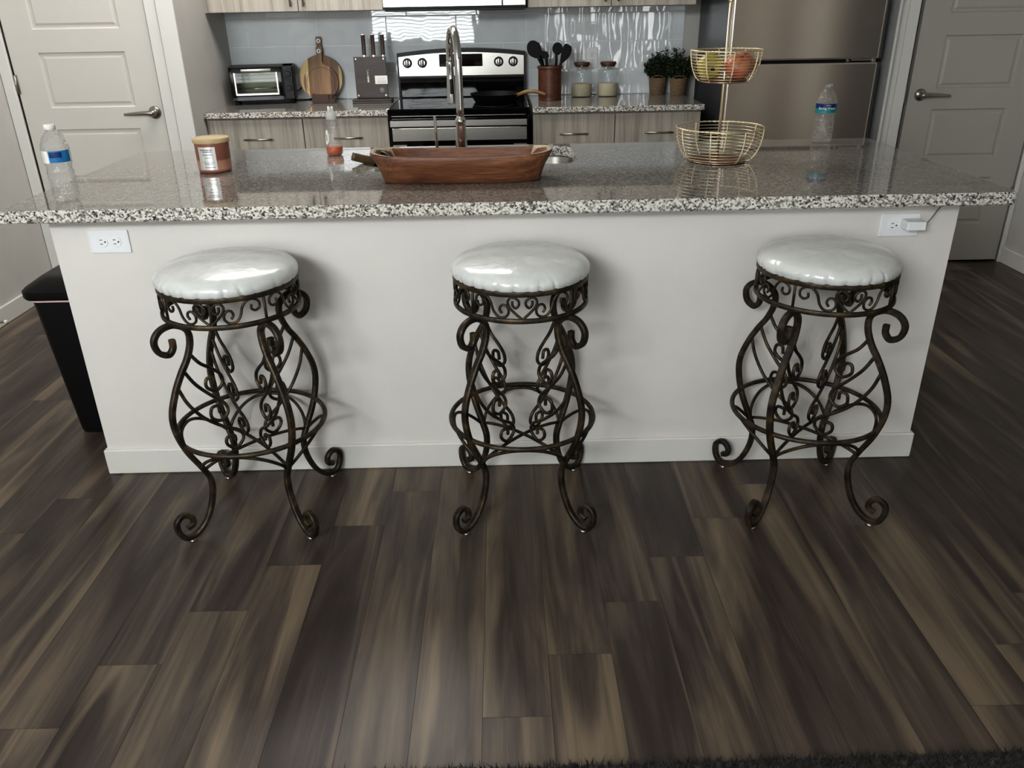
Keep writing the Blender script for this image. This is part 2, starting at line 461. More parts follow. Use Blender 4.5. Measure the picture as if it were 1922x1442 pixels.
def candle_glass():
    m, nt, b = new_mat('amber_rose_glass'); co = coords(nt)
    sp = N(nt, 'ShaderNodeSeparateXYZ'); nt.links.new(co, sp.inputs[0])
    nz = N(nt, 'ShaderNodeTexNoise', Scale=25.0); nt.links.new(co, nz.inputs['Vector'])
    ad = N(nt, 'ShaderNodeMath', operation='MULTIPLY_ADD'); ad.inputs[1].default_value = .004; nt.links.new(nz.outputs[0], ad.inputs[0]); nt.links.new(sp.outputs[2], ad.inputs[2])
    mr = N(nt, 'ShaderNodeMapRange'); mr.inputs['From Max'].default_value = .1; nt.links.new(ad.outputs[0], mr.inputs[0])
    nt.links.new(ramp(nt, [(.05, s2l((126, 76, 66))), (.16, s2l((184, 138, 118))), (.42, s2l((176, 128, 108))), (.47, s2l((128, 82, 68))), (.9, s2l((138, 90, 76)))], mr.outputs[0]), b.inputs['Base Color'])
    b.inputs['Roughness'].default_value = .35
    return m
M['candle'] = candle_glass()

def foil():
    m, nt, b = new_mat('foil_label'); co = coords(nt, (60, 60, 1))
    nz = N(nt, 'ShaderNodeTexNoise', Scale=1.0, Detail=1.0); nt.links.new(co, nz.inputs['Vector'])
    nt.links.new(ramp(nt, [(.3, s2l((190, 190, 188))), (.6, s2l((240, 240, 238)))], nz.outputs[0]), b.inputs['Base Color'])
    b.inputs['Metallic'].default_value = .5; b.inputs['Roughness'].default_value = .32; return m
M['foil'] = foil()

def rope():
    m, nt, b = new_mat('seagrass_rope'); co = coords(nt, (1, 1, 1), rot=(0, .25, 0))
    wv = N(nt, 'ShaderNodeTexWave', Scale=42.0, Distortion=3.0, Detail=2.0, bands_direction='Z'); nt.links.new(co, wv.inputs['Vector'])
    nt.links.new(ramp(nt, [(.1, s2l((84, 66, 48))), (.5, s2l((126, 104, 80))), (.9, s2l((160, 138, 110)))], wv.outputs[0]), b.inputs['Base Color'])
    b.inputs['Roughness'].default_value = .9; bump(nt, b, wv.outputs[0], .8, .004); return m
M['rope'] = rope()

def leafm():
    m, nt, b = new_mat('dark_leaf'); co = coords(nt)
    nz = N(nt, 'ShaderNodeTexNoise', Scale=70.0); nt.links.new(co, nz.inputs['Vector'])
    nt.links.new(ramp(nt, [(.3, s2l((18, 26, 12))), (.55, s2l((36, 48, 24))), (.8, s2l((62, 76, 42)))], nz.outputs[0]), b.inputs['Base Color'])
    b.inputs['Roughness'].default_value = .55; return m
M['leaf'] = leafm()

def apple_mat(name, stops):
    m, nt, b = new_mat(name); co = coords(nt, (1, 1, .35))
    nz = N(nt, 'ShaderNodeTexNoise', Scale=32.0, Detail=4.0, Distortion=.5); nt.links.new(co, nz.inputs['Vector'])
    nt.links.new(ramp(nt, [(p, s2l(c)) for p, c in stops], nz.outputs[0]), b.inputs['Base Color'])
    b.inputs['Roughness'].default_value = .3; return m
M['apple_green'] = apple_mat('yellow_green_apple', [(.3, (150, 136, 62)), (.6, (176, 160, 82)), (.8, (188, 150, 90))])
M['apple_red'] = apple_mat('red_apple', [(.3, (164, 78, 60)), (.46, (190, 104, 78)), (.58, (204, 138, 94)), (.75, (210, 176, 120))])

def shag():
    m, nt, b = new_mat('gray_shag'); co = coords(nt)
    nz = N(nt, 'ShaderNodeTexNoise', Scale=90.0, Detail=3.0); nt.links.new(co, nz.inputs['Vector'])
    nt.links.new(ramp(nt, [(.3, s2l((30, 29, 28))), (.6, s2l((62, 60, 58))), (.8, s2l((92, 90, 86)))], nz.outputs[0]), b.inputs['Base Color'])
    b.inputs['Roughness'].default_value = .95; return m
M['shag'] = shag()

def emis(name, rgb, st):
    m, nt, b = new_mat(name); b.inputs['Base Color'].default_value = s2l(rgb)
    b.inputs['Emission Color'].default_value = s2l(rgb); b.inputs['Emission Strength'].default_value = st; return m

# ------------------------------------------------------------------ camera (solved from the photograph)
FPX = 1511.61
yaw, pitch, roll = .0084, .4403, -.0174
f_ = Vector((sin(yaw)*cos(pitch), cos(yaw)*cos(pitch), -sin(pitch)))
r_ = Vector((cos(yaw), -sin(yaw), 0)); u_ = r_.cross(f_)
R_, U_ = cos(roll)*r_+sin(roll)*u_, -sin(roll)*r_+cos(roll)*u_
cam = bpy.data.cameras.new('camera'); cam.sensor_fit = 'HORIZONTAL'; cam.sensor_width = 36; cam.lens = FPX/1922*36
cam.clip_start = .02
co_ = bpy.data.objects.new('camera', cam); COL.objects.link(co_)
mw = Matrix((( R_.x, U_.x, -f_.x, -.0116), (R_.y, U_.y, -f_.y, -2.3724), (R_.z, U_.z, -f_.z, 1.4191), (0, 0, 0, 1)))
co_.matrix_world = mw
sc.camera = co_

# ------------------------------------------------------------------ room shell
XL, XR, YREAR, YBACK, CEIL = -2.535, 2.925, -4.0, 2.847, 2.75
YLD, YRD, XKL, XKR = 2.03, 2.20, -1.617, 2.04

def struct(name, bm, m, parent=None, **k):
    o = obj(name, bm, m, parent, **k)
    if parent is None: o['kind'] = 'structure'
    return o

def build_floor():
    bm = BM(); lay = bm.loops.layers.float_color.new('plank')
    pw, L, gap = .1543, 1.29, .0004
    k0 = int((XL-.1+.0785)/pw)-1; k1 = int((XR+1.1+.0785)/pw)+1
    rnd = random.Random(5)
    for k in range(k0, k1+1):
        xa, xb = -.0785+pw*k, -.0785+pw*(k+1)
        yj = (-1.081+.1843*k) % L
        y = yj - L*6
        while y < YBACK+.1:
            ya, yb = y, y+L
            y += L
            if yb < YREAR-.1: continue
            t = rnd.random()
            col = (t, rnd.random(), rnd.random(), 1)
            vs = [bm.verts.new(p) for p in ((xa+gap, ya+gap, 0), (xb-gap, ya+gap, 0), (xb-gap, yb-gap, 0), (xa+gap, yb-gap, 0))]
            f = bm.faces.new(vs)
            for lp in f.loops: lp[lay] = col
    # sub floor seen in the hairline joints
    x0, x1, y0, y1 = XL-.2, XR+1.2, YREAR-.2, YBACK+.2
    vs = [bm.verts.new(p) for p in ((x0, y0, -.0015), (x1, y0, -.0015), (x1, y1, -.0015), (x0, y1, -.0015))]
    f = bm.faces.new(vs); f.material_index = 1
    for lp in f.loops: lp[lay] = (0, 0, 0, 1)
    bx(bm, x0, x1, y0, y1, -.1, -.002, mi=1)
    struct('floor', bm, [M['floor'], M['gasket']], recalc=False)
build_floor()
struct('ceiling', bx(BM(), XL-.2, XR+1.2, YREAR-.2, YBACK+.2, CEIL, CEIL+.1), M['ceiling'])
struct('wall_back', bx(BM(), XKL, XKR+.1, YBACK, YBACK+.12, 0, CEIL), M['wall_gray'])
struct('wall_left', bx(BM(), XL-.12, XL, YREAR, YLD+.2, 0, CEIL), M['wall_gray'])
bm = BM(); HY0, HY1 = -1.2, .55
bx(bm, XR, XR+.12, YREAR, HY0, 0, CEIL); bx(bm, XR, XR+.12, HY1, YRD+.2, 0, CEIL); bx(bm, XR, XR+.12, HY0, HY1, 2.3, CEIL)
struct('wall_right', bm, M['wall_gray'])
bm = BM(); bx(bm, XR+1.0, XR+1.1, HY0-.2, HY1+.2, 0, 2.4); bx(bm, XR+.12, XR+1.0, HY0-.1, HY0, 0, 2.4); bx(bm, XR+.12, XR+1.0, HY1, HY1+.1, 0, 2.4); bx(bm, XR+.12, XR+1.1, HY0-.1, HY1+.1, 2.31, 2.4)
struct('wall_hallway', bm, M['black_matte'])  # darkness of the hallway painted on as black
struct('door_3', bx(BM(), XR-.03, XR-.001, -2.78, -2.05, 0, 2.05, bev=.004), M['dark_wood'])
# wall with the left door (opening), return wall beside the kitchen
def wall_with_opening(name, x0, x1, y0, y1, ox0, ox1, oz, m):
    bm = BM()
    if ox0 > x0: bx(bm, x0, ox0, y0, y1, 0, CEIL)
    bx(bm, ox1, x1, y0, y1, 0, CEIL); bx(bm, ox0, ox1, y0, y1, oz, CEIL)
    struct(name, bm, m)
wall_with_opening('wall_left_front', XL, XKL, YLD, YLD+.12, -2.49, -1.735, 2.05, M['wall_gray'])
struct('wall_kitchen_left', bx(BM(), XKL-.10, XKL, YLD+.12, YBACK, 0, CEIL), M['wall_gray'])
wall_with_opening('wall_right_front', XKR, XR, YRD, YRD+.12, 2.17, 2.91, 2.05, M['wall_gray'])
struct('wall_kitchen_right', bx(BM(), XKR, XKR+.10, YRD+.12, YBACK, 0, CEIL), M['wall_gray'])

# casings
def casing(name, parts):
    bm = BM()
    for p in parts: bx(bm, *p, bev=.003)
    struct(name, bm, M['trim'])
casing('trim_1', [(-2.533, -2.478, YLD-.016, YLD, 0, 2.11), (-1.690, XKL+.012, YLD-.018, YLD, 0, 2.11), (-1.751, -1.694, YLD-.008, YLD+.03, 0, 2.06), (-2.533, XKL+.012, YLD-.017, YLD, 2.05, 2.12)])
casing('trim_2', [(XKR-.004, 2.112, YRD-.018, YRD, 0, 2.11), (2.116, 2.176, YRD-.008, YRD+.03, 0, 2.06), (2.900, XR-.001, YRD-.016, YRD, 0, 2.11), (XKR-.004, XR-.001, YRD-.017, YRD, 2.05, 2.12)])
casing('trim_3', [(XKR-.016, XKR-.001, 2.10, YRD+.02, 0, 2.11)])

def base(name, boxes):
    bm = BM()
    for p in boxes: bx(bm, *p, bev=.004)
    struct(name, bm, M['trim'])
base('baseboard_left', [(XL, XL+.014, YREAR, YLD-.018, 0, .092)])
base('baseboard_right', [(XR-.014, XR, .56, YRD-.018, 0, .092)])

def make_door(name, x0, x1, y, z0, handle_x, lever_dir, hinge_x, hinges, strike=None, face='door'):
    zt = 2.035
    xs = [x0, x0+.142, x1-.137, x1]
    zs = [z0]
    for k in range(5):
        zs += [.228+.372*k, .494+.372*k]
    zs[-1] = 1.93; zs.append(zt)
    bm = BM()
    V = [[bm.verts.new((x, y, z)) for x in xs] for z in zs]
    panels = []
    for j in range(len(zs)-1):
        for i in range(3):
            f = bm.faces.new((V[j][i], V[j][i+1], V[j+1][i+1], V[j+1][i]))
            if i == 1 and j % 2 == 1: panels.append(f)
    bmesh.ops.recalc_face_normals(bm, faces=bm.faces[:])
    if bm.faces[0].normal.y > 0:
        bmesh.ops.reverse_faces(bm, faces=bm.faces[:])
    bmesh.ops.inset_individual(bm, faces=panels, thickness=.010, depth=-.009)
    bmesh.ops.inset_individual(bm, faces=panels, thickness=.014, depth=0)
    bmesh.ops.inset_individual(bm, faces=panels, thickness=.016, depth=.006)
    # edges and back
    bx(bm, x0, x1, y+.0105, y+.038, z0, zt)
    for a, b_ in ((x0, x0+.02), (x1-.02, x1)): bx(bm, a, b_, y+.0005, y+.012, z0, zt)
    for a, b_ in ((z0, z0+.02), (zt-.02, zt)): bx(bm, x0, x1, y+.0005, y+.012, a, b_)
    d = obj(name, bm, M[face], recalc=False); d['kind'] = 'structure'
    # lever handle
    hz = .942
    h = BM()
    rb = Matrix.Translation((handle_x, y, hz)) @ Matrix.Rotation(pi/2, 4, 'X')
    lathe(h, [(0, 0), (.032, 0), (.032, .004), (.027, .011), (.016, .014), (.013, .018), (.013, .05), (0, .052)], n=28)
    for v in h.verts: v.co = rb @ v.co
    obj('door_handle', h, M['nickel'], d, smooth=True)
    hb = d.children[0]
    lv = BM()
    pts = spline([(handle_x-.006*lever_dir, y-.046, hz), (handle_x+.03*lever_dir, y-.05, hz+.002), (handle_x+.09*lever_dir, y-.05, hz), (handle_x+.142*lever_dir, y-.044, hz-.004)], 8)
    sweep(lv, pts, RECT(.011, .008, .5), scale=lambda t: 1.15-.55*t)
    obj('lever', lv, M['nickel'], hb, smooth=True)
    for hzv in hinges:
        g = BM(); tube(g, [(hinge_x, y-.006, hzv-.045), (hinge_x, y-.006, hzv+.045)], .0065, 10)
        bx(g, hinge_x-.012, hinge_x+.012, y-.003, y+.001, hzv-.045, hzv+.045)
        obj('hinge', g, M['nickel'], d)
    if strike:
        g = BM(); bx(g, strike-.012, strike+.006, y-.004, y+.02, .90, .98, bev=.001)
        obj('strike_plate', g, M['nickel'], d)
    return d
make_door('door_1', -2.472, -1.757, YLD+.006, .012, -1.801, -1, -2.474, [.25, 1.09, 1.85])
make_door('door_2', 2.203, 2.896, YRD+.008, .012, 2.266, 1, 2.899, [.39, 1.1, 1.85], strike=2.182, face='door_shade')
# black sheets added behind the doors, shade of the gaps in their colour
for nm, xa, xb, yy in (('gap_shade_left', -2.6, -1.70, YLD+.13), ('gap_shade_right', 2.1, 2.99, YRD+.13)):
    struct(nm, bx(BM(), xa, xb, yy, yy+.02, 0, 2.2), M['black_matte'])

# rear wall with a window (left) and a patio door (right)
W1 = (-1.78, -.28, .93, 2.02); W2 = (.50, 2.40, .06, 2.02); W3 = (-2.40, -.90, 2.12, 2.68)  # the last, high opening is added to let in fill light
bm = BM()
bx(bm, XL, W1[0], YREAR-.12, YREAR, 0, W3[2]); bx(bm, W1[1], W2[0], YREAR-.12, YREAR, 0, W3[2]); bx(bm, W2[1], XR, YREAR-.12, YREAR, 0, W3[2])
bx(bm, W1[0], W1[1], YREAR-.12, YREAR, 0, W1[2]); bx(bm, W1[0], W1[1], YREAR-.12, YREAR, W1[3], W3[2])
bx(bm, W2[0], W2[1], YREAR-.12, YREAR, 0, W2[2]); bx(bm, W2[0], W2[1], YREAR-.12, YREAR, W2[3], W3[2])
bx(bm, XL, W3[0], YREAR-.12, YREAR, W3[2], CEIL); bx(bm, W3[1], XR, YREAR-.12, YREAR, W3[2], CEIL); bx(bm, W3[0], W3[1], YREAR-.12, YREAR, W3[3], CEIL)
struct('wall_rear', bm, M['wall'])

def window(name, W, mull):
    x0, x1, z0, z1 = W
    bm = BM(); t = .045; ya, yb = YREAR-.08, YREAR-.03
    bx(bm, x0, x0+t, ya, yb, z0, z1); bx(bm, x1-t, x1, ya, yb, z0, z1)
    bx(bm, x0, x1, ya, yb, z0, z0+t); bx(bm, x0, x1, ya, yb, z1-t, z1)
    for mx_ in mull: bx(bm, mx_-t/2, mx_+t/2, ya, yb, z0, z1)
    o = struct(name, bm, M['trim'])
    obj('pane', bx(BM(), x0+t, x1-t, YREAR-.06, YREAR-.055, z0+t, z1-t), M['pane'], o)
    return o
w1 = window('window_1', W1, [])
w2 = window('window_2', W2, [1.45])
w3 = window('added_fill_window', W3, [-1.65])  # added unseen window, there only for fill light
b1 = BM()
z = W1[2]+.03
while z < W1[3]-.03:
    bx(b1, W1[0]+.01, W1[1]-.01, -.022, .022, -.0012, .0012, M=Matrix.Translation((0, YREAR+.02, z)) @ Matrix.Rotation(radians(18), 4, 'X')); z += .046
o = obj('horizontal_blind', b1, M['trim']); tag(o, 'white horizontal slat blind hanging in the window', 'blind')
b2 = BM(); rnd = random.Random(3)
x = W2[0]+.04
while x < W2[1]:
    a = radians(rnd.choice([-20, -8, 5, 12, -14, 20])); hw = rnd.choice([.034, .038, .041, .045, .038])
    bx(b2, -hw, hw, -.001, .001, W2[2]+.02, W2[3]-.02, M=Matrix.Translation((x, YREAR+.03, 0)) @ Matrix.Rotation(a, 4, 'Z')); x += rnd.choice([.082, .09, .098, .105])
o = obj('vertical_blind', b2, M['trim']); tag(o, 'white vertical vane blind hanging across the patio door', 'blind')

# ------------------------------------------------------------------ island
isl = thing('kitchen_island', 'white painted kitchen island with low baseboard behind the bar stools', 'island', (0, .45, 0))
def at_parent(o, p):
    o.parent = p; o.matrix_parent_inverse = Matrix.Translation(-Vector(p.location)) ; return o
IX = 1.3506
def child(name, bm, m, p, **k):
    """mesh given in world coordinates, parented to an unrotated empty"""
    for v in bm.verts: v.co -= Vector(p.location)
    return obj(name, bm, m, p, **k)
bm = BM(); t = .1
bx(bm, -IX, IX, 0, t, 0, .876); bx(bm, -IX, -IX+t, t, .88, 0, .876); bx(bm, IX-t, IX, t, .88, 0, .876)
child('half_wall', bm, M['island_paint'], isl)
bm = BM(); bb = .012
bx(bm, -IX-bb, IX+bb, -bb, 0, 0, .092, bev=.004); bx(bm, -IX-bb, -IX, 0, .88, 0, .092, bev=.004); bx(bm, IX, IX+bb, 0, .88, 0, .092, bev=.004)
child('baseboard', bm, M['trim'], isl)
for xa, xb in ((-IX+t, -.56), (.33, IX-t)):
    bm = BM(); bx(bm, xa, xb, .3, .88, .1, .876); child('cabinet_carcass', bm, M['laminate'], isl)

SX0, SX1, SY0, SY1, SR = -.505, .262, .500, .893, .075
bm = BM()
def plate_with_hole(bm, x0, x1, y0, y1, z0, z1, hole):
    def loopv(pts, z): return [bm.verts.new((p[0], p[1], z)) for p in pts]
    c = .004
    outer = rrect(x0, x1, y0, y1, 0, .012, 3); outer_in = rrect(x0+c, x1-c, y0+c, y1-c, 0, .009, 3)
    n = len(outer)
    A = loopv(outer_in, z1); B = loopv(outer, z1-c); C_ = loopv(outer, z0+c); D = loopv(outer_in, z0)
    for a, b in ((A, B), (B, C_), (C_, D)):
        for k in range(n): bm.faces.new((a[k], b[k], b[(k+1) % n], a[(k+1) % n]))
    H1 = loopv(hole, z1); H0 = loopv(hole, z0); m = len(hole)
    for k in range(m): bm.faces.new((H1[k], H1[(k+1) % m], H0[(k+1) % m], H0[k]))
    for o_, h_ in ((A, H1), (D, H0)):
        es = []
        for L in (o_, h_):
            for k in range(len(L)):
                e = bm.edges.get((L[k], L[(k+1) % len(L)])) or bm.edges.new((L[k], L[(k+1) % len(L)])); es.append(e)
        g = bmesh.ops.triangle_fill(bm, use_beauty=True, use_dissolve=False, edges=es)
        if o_ is A:
            for f in g['geom']:
                if isinstance(f, bmesh.types.BMFace): f.material_index = 1
plate_with_hole(bm, -1.445, 1.459, -.0927, .9428, .8772, .914, rrect(SX0, SX1, SY0, SY1, 0, SR, 8))
o = obj('island_countertop', bm, [M['granite'], M['granite_top']]); tag(o, 'polished speckled gray granite slab topping the kitchen island', 'countertop')

# sink
sk = thing('undermount_sink', 'stainless undermount sink set into the island granite behind the wooden bowl', 'sink', ((SX0+SX1)/2, (SY0+SY1)/2, .70))
bm = BM()
e = .006
loops = [rrect(SX0-.02, SX1+.02, SY0-.02, SY1+.02, .8768, SR+.02, 8), rrect(SX0-e, SX1+e, SY0-e, SY1+e, .8766, SR+e, 8), rrect(SX0, SX1, SY0, SY1, .868, SR, 8),
         rrect(SX0+.008, SX1-.008, SY0+.008, SY1-.008, .72, SR-.01, 8), rrect(SX0+.03, SX1-.03, SY0+.03, SY1-.03, .692, SR-.02, 8)]
loft(bm, loops, cap1=True)
child('basin', bm, M['sink_steel'], sk, smooth=True, auto=50)
bm = BM(); lathe(bm, [(0, .004), (.03, .004), (.045, .008), (.048, .001)], c=((SX0+SX1)/2, .72, .6915))
child('drain', bm, M['chrome'], sk, smooth=True)

# faucet
FX, FY = -.145, .447
fc = thing('pull_down_faucet', 'tall chrome gooseneck faucet rising behind the wooden bowl', 'faucet', (FX, FY, .914))
fc.rotation_euler = (0, 0, radians(11))
bm = BM(); lathe(bm, [(0, 0), (.027, 0), (.027, .004), (.0215, .008), (.0205, .06), (.0165, .140), (.0175, .150), (.0185, .153), (.0180, .160), (.0145, .166), (.0135, .17), (0, .17)], n=32)
obj('faucet_body', bm, M['chrome'], fc, smooth=True, auto=50)
pts = [(0, 0, .165), (0, 0, .25), (0, 0, .335)]
for k in range(1, 17):
    a = pi*k/16*1.02
    pts.append((0, .1-.1*cos(a), .335+.1*sin(a)))
bm = BM(); tube(bm, spline(pts, 3), .0128, 16); obj('spout_neck', bm, M['chrome'], fc, smooth=True)
ex, ez = pts[-1][1], pts[-1][2]
bm = BM(); lathe(bm, [(0, 0), (.0135, 0), (.0145, -.01), (.0125, -.02), (.0135, -.05), (.0165, -.13), (.0165, -.136), (.012, -.139), (0, -.139)], c=(0, ex, ez), n=24)
sh = obj('spray_head', bm, M['chrome'], fc, smooth=True, auto=50)
bm = BM(); bx(bm, -.006, .006, ex-.020, ex-.0125, ez-.105, ez-.055, bev=.003, seg=2); obj('spray_button', bm, M['black_plastic'], sh)
bm = BM(); tube(bm, [(0, 0, .045), (-.06, 0, .045), (-.074, 0, .045)], .012, 14); tube(bm, spline([(-.081, 0, .03), (-.083, 0, .06), (-.086, 0, .165), (-.086, 0, .172)], 6), .0048, 10)
obj('lever', bm, M['chrome'], fc, smooth=True, auto=50)

# carved wooden bowl
bw = thing('dough_bowl', 'long carved reddish brown wooden bowl near the front of the island', 'bowl', (-.137, .247, .914), radians(-.6))
def oval(hx, hy, z, p=3.2, n=56, dz=None):
    L = []
    for k in range(n):
        a = 2*pi*k/n; c, s = cos(a), sin(a)
        x = hx*abs(c)**(2/p)*(1 if c >= 0 else -1); y = hy*abs(s)**(2/p)*(1 if s >= 0 else -1)
        L.append((x, y, z+(dz(x/hx, y/hy) if dz else 0)))
    return L
rim = lambda u, v: .006*abs(u)**6-.004*(1-u*u)
loops = [oval(.238, .066, 0), oval(.250, .075, .004), oval(.262, .088, .03), oval(.274, .100, .055), oval(.287, .110, .083, dz=rim), oval(.285, .108, .088, dz=rim), oval(.272, .096, .088, dz=rim),
         oval(.255, .087, .06), oval(.235, .075, .03), oval(.20, .055, .017)]
bm = BM(); loft(bm, loops, cap0=True, cap1=True)
# carved grip notches at each end
for v in bm.verts:
    if abs(v.co.x) > .225 and v.co.z > .02 and v.co.z < .062:
        v.co.x -= math.copysign(.010*(1-min(1, abs(v.co.z-.045)/.03)), v.co.x)
obj('bowl_body', bm, M['bowl_wood'], bw, smooth=True, auto=45)
for s, nm in ((-1, 'sapwood_lip'), (1, 'sapwood_lip')):
    bm = BM()
    A = [p for p in oval(.2725, .0955, .0885, dz=rim, n=72) if s*p[0] > .205]
    B = [p for p in oval(.2855, .1085, .0895, dz=rim, n=72) if s*p[0] > .218]
    A.sort(key=lambda p: p[1]); B.sort(key=lambda p: p[1])
    n = min(len(A), len(B))
    C_ = [(p[0]*.955, p[1]*.88, p[2]-.030) for p in A]
    va = [bm.verts.new((p[0]-.0005*s, p[1], p[2]+.0006)) for p in A[:n]]; vb = [bm.verts.new((p[0], p[1], p[2]+.0006)) for p in B[:n]]; vc = [bm.verts.new((p[0]-.002*s, p[1], p[2])) for p in C_[:n]]
    for k in range(n-1):
        bm.faces.new((va[k], vb[k], vb[k+1], va[k+1])); bm.faces.new((va[k], va[k+1], vc[k+1], vc[k]))
    q = obj(nm, bm, M['sapwood'], bw, smooth=True); q['label'] = 'pale sapwood lip'
bm = BM(); tube(bm, spline([(-.405, .300, .992), (-.385, .285, .990), (-.352, .258, .966), (-.33, .24, .946)], 6), .0095, 10, scale=lambda t: 1.0)
o = obj('kitchen_tool', bm, M['black_plastic'], smooth=True); tag(o, 'black handled tool lying inside the left end of the wooden bowl', 'utensil')

# saucepan in the sink
sp = thing('saucepan', 'black saucepan with brown handle sticking out of the island sink', 'pan', (-.410, .655, .822), 0)
bm = BM(); lathe(bm, [(0, 0), (.066, 0), (.074, .01), (.087, .115), (.089, .117), (.086, .117), (.072, .012), (0, .004)], n=36)
o = obj('pan_body', bm, M['black_matte'], sp, smooth=True, auto=50); o.rotation_euler = (radians(0), radians(9), 0)
bm = BM(); sweep(bm, spline([(-.055, -.060, .096), (-.088, -.078, .106), (-.128, -.096, .120)], 6), RECT(.014, .0105, .5))
obj('pan_handle', bm, M['olive_handle'], sp, smooth=True)

# candle
cd = thing('jar_candle', 'rose brown glass candle with wooden lid and silver label on the island', 'candle', (-1.0, .4815, .914))
bm = BM(); lathe(bm, [(0, .0), (.050, 0), (.054, .004), (.0555, .012), (.0565, .098), (0, .098)], n=40)
obj('candle_jar', bm, M['candle'], cd, smooth=True, auto=50)
bm = BM(); lathe(bm, [(0, .0982), (.0595, .0982), (.0605, .1), (.0605, .111), (.0590, .113), (.052, .113), (.050, .111), (0, .111)], n=40)
obj('lid', bm, M['candle_lid'], cd, smooth=True, auto=40)
def wrap_label(name, r, z0, z1, a0, a1, m, parent, n=20, dz=0):
    bm = BM(); rows = []
    for k in range(n+1):
        a = a0+(a1-a0)*k/n
        rows.append((bm.verts.new((r*sin(a), -r*cos(a), z0)), bm.verts.new((r*sin(a), -r*cos(a), z1))))
    for p, q in zip(rows, rows[1:]): bm.faces.new((p[0], q[0], q[1], p[1]))
    return obj(name, bm, m, parent, smooth=True)
wrap_label('label', .0572, .013, .088, radians(-33), radians(27), M['foil'], cd)
def wrap_text(body, size, r, zc, ac, parent, m, name='lettering', ext=.0002):
    bm = text_bm(body, size, ext)
    for v in bm.verts:
        a = ac+v.co.x/r; rr = r+v.co.z
        v.co = Vector((rr*sin(a), -rr*cos(a), zc+v.co.y))
    return obj(name, bm, m, parent, recalc=False)
def wrap_bars(bars, r, parent, m, name='lettering'):
    bm = BM()
    for a0, a1, z0, z1 in bars:
        n = 4; rows = []
        for k in range(n+1):
            a = a0+(a1-a0)*k/n
            rows.append((bm.verts.new((r*sin(a), -r*cos(a), z0)), bm.verts.new((r*sin(a), -r*cos(a), z1))))
        for p, q in zip(rows, rows[1:]): bm.faces.new((p[0], q[0], q[1], p[1]))
    return obj(name, bm, m, parent, smooth=True)
bars = []; rnd = random.Random(11)
for zc, h, a0, a1 in ((.0785, .0036, -24, 16), (.0725, .0034, -18, 14), (.0625, .0024, -18, 16), (.053, .0022, -8, 8), (.0400, .0008, -26, 22), (.0360, .0014, -16, 18), (.033, .0012, -16, 18), (.0300, .0012, -12, 10), (.0215, .0022, -16, 20)):
    a = a0
    while a < a1:
        w = rnd.uniform(1.2, 3.4); bars.append((radians(a), radians(min(a+w, a1)), zc-h/2, zc+h/2)); a += w+rnd.uniform(.5, 1.4)
wrap_bars(bars, .0574, cd, M['ink'])

# dish soap bottle
sb = thing('dish_soap_bottle', 'clear squeeze bottle with a little orange dish soap left beside the sink', 'bottle', (-.640, .768, .914), radians(12))
prof = [(0, .002), (.024, .001), (.030, .006), (.0315, .02), (.0305, .035), (.0265, .065), (.0235, .09), (.0215, .112), (.0200, .122), (.0185, .128), (.0175, .134)]
bm = BM(); lathe(bm, prof, n=28, sy=.75); obj('bottle_body', bm, M['pet'], sb, smooth=True)
bm = BM(); lathe(bm, [(0, .0035), (.023, .003), (.0288, .008), (.0302, .02), (.0294, .032), (0, .032)], n=28, sy=.74); obj('liquid', bm, M['orange'], sb, smooth=True, auto=50)
bm = BM(); lathe(bm, [(.0182, .130), (.0198, .131), (.0198, .150), (.015, .158), (.0105, .160), (.0085, .172), (0, .173)], n=24, sy=.8); obj('cap', bm, M['frost'], sb, smooth=True, auto=40)
bm = BM(); bx(bm, -.011, -.003, -.006, .006, .160, .176, bev=.002); bx(bm, .002, .010, -.006, .006, .160, .175, bev=.002); obj('cap_tip', bm, M['white_cap'], sb)
bm = BM(); ov = [(.009*cos(2*pi*k/20), .027*sin(2*pi*k/20)) for k in range(20)]
vs = []
for dx, dz in ov:
    zc = .068+dz; r = .0275-.09*(zc-.065)*.9; a = -1.05+dx/.02
    vs.append(bm.verts.new(((r+.0008)*sin(a), -(r+.0008)*cos(a)*.78, zc)))
bm.faces.new(vs); obj('label', bm, M['paper'], sb)
wrap_bars([(-1.15, -1.0, .055+.006*k, .059+.006*k) for k in range(4)], .0285, sb, M['ink'])

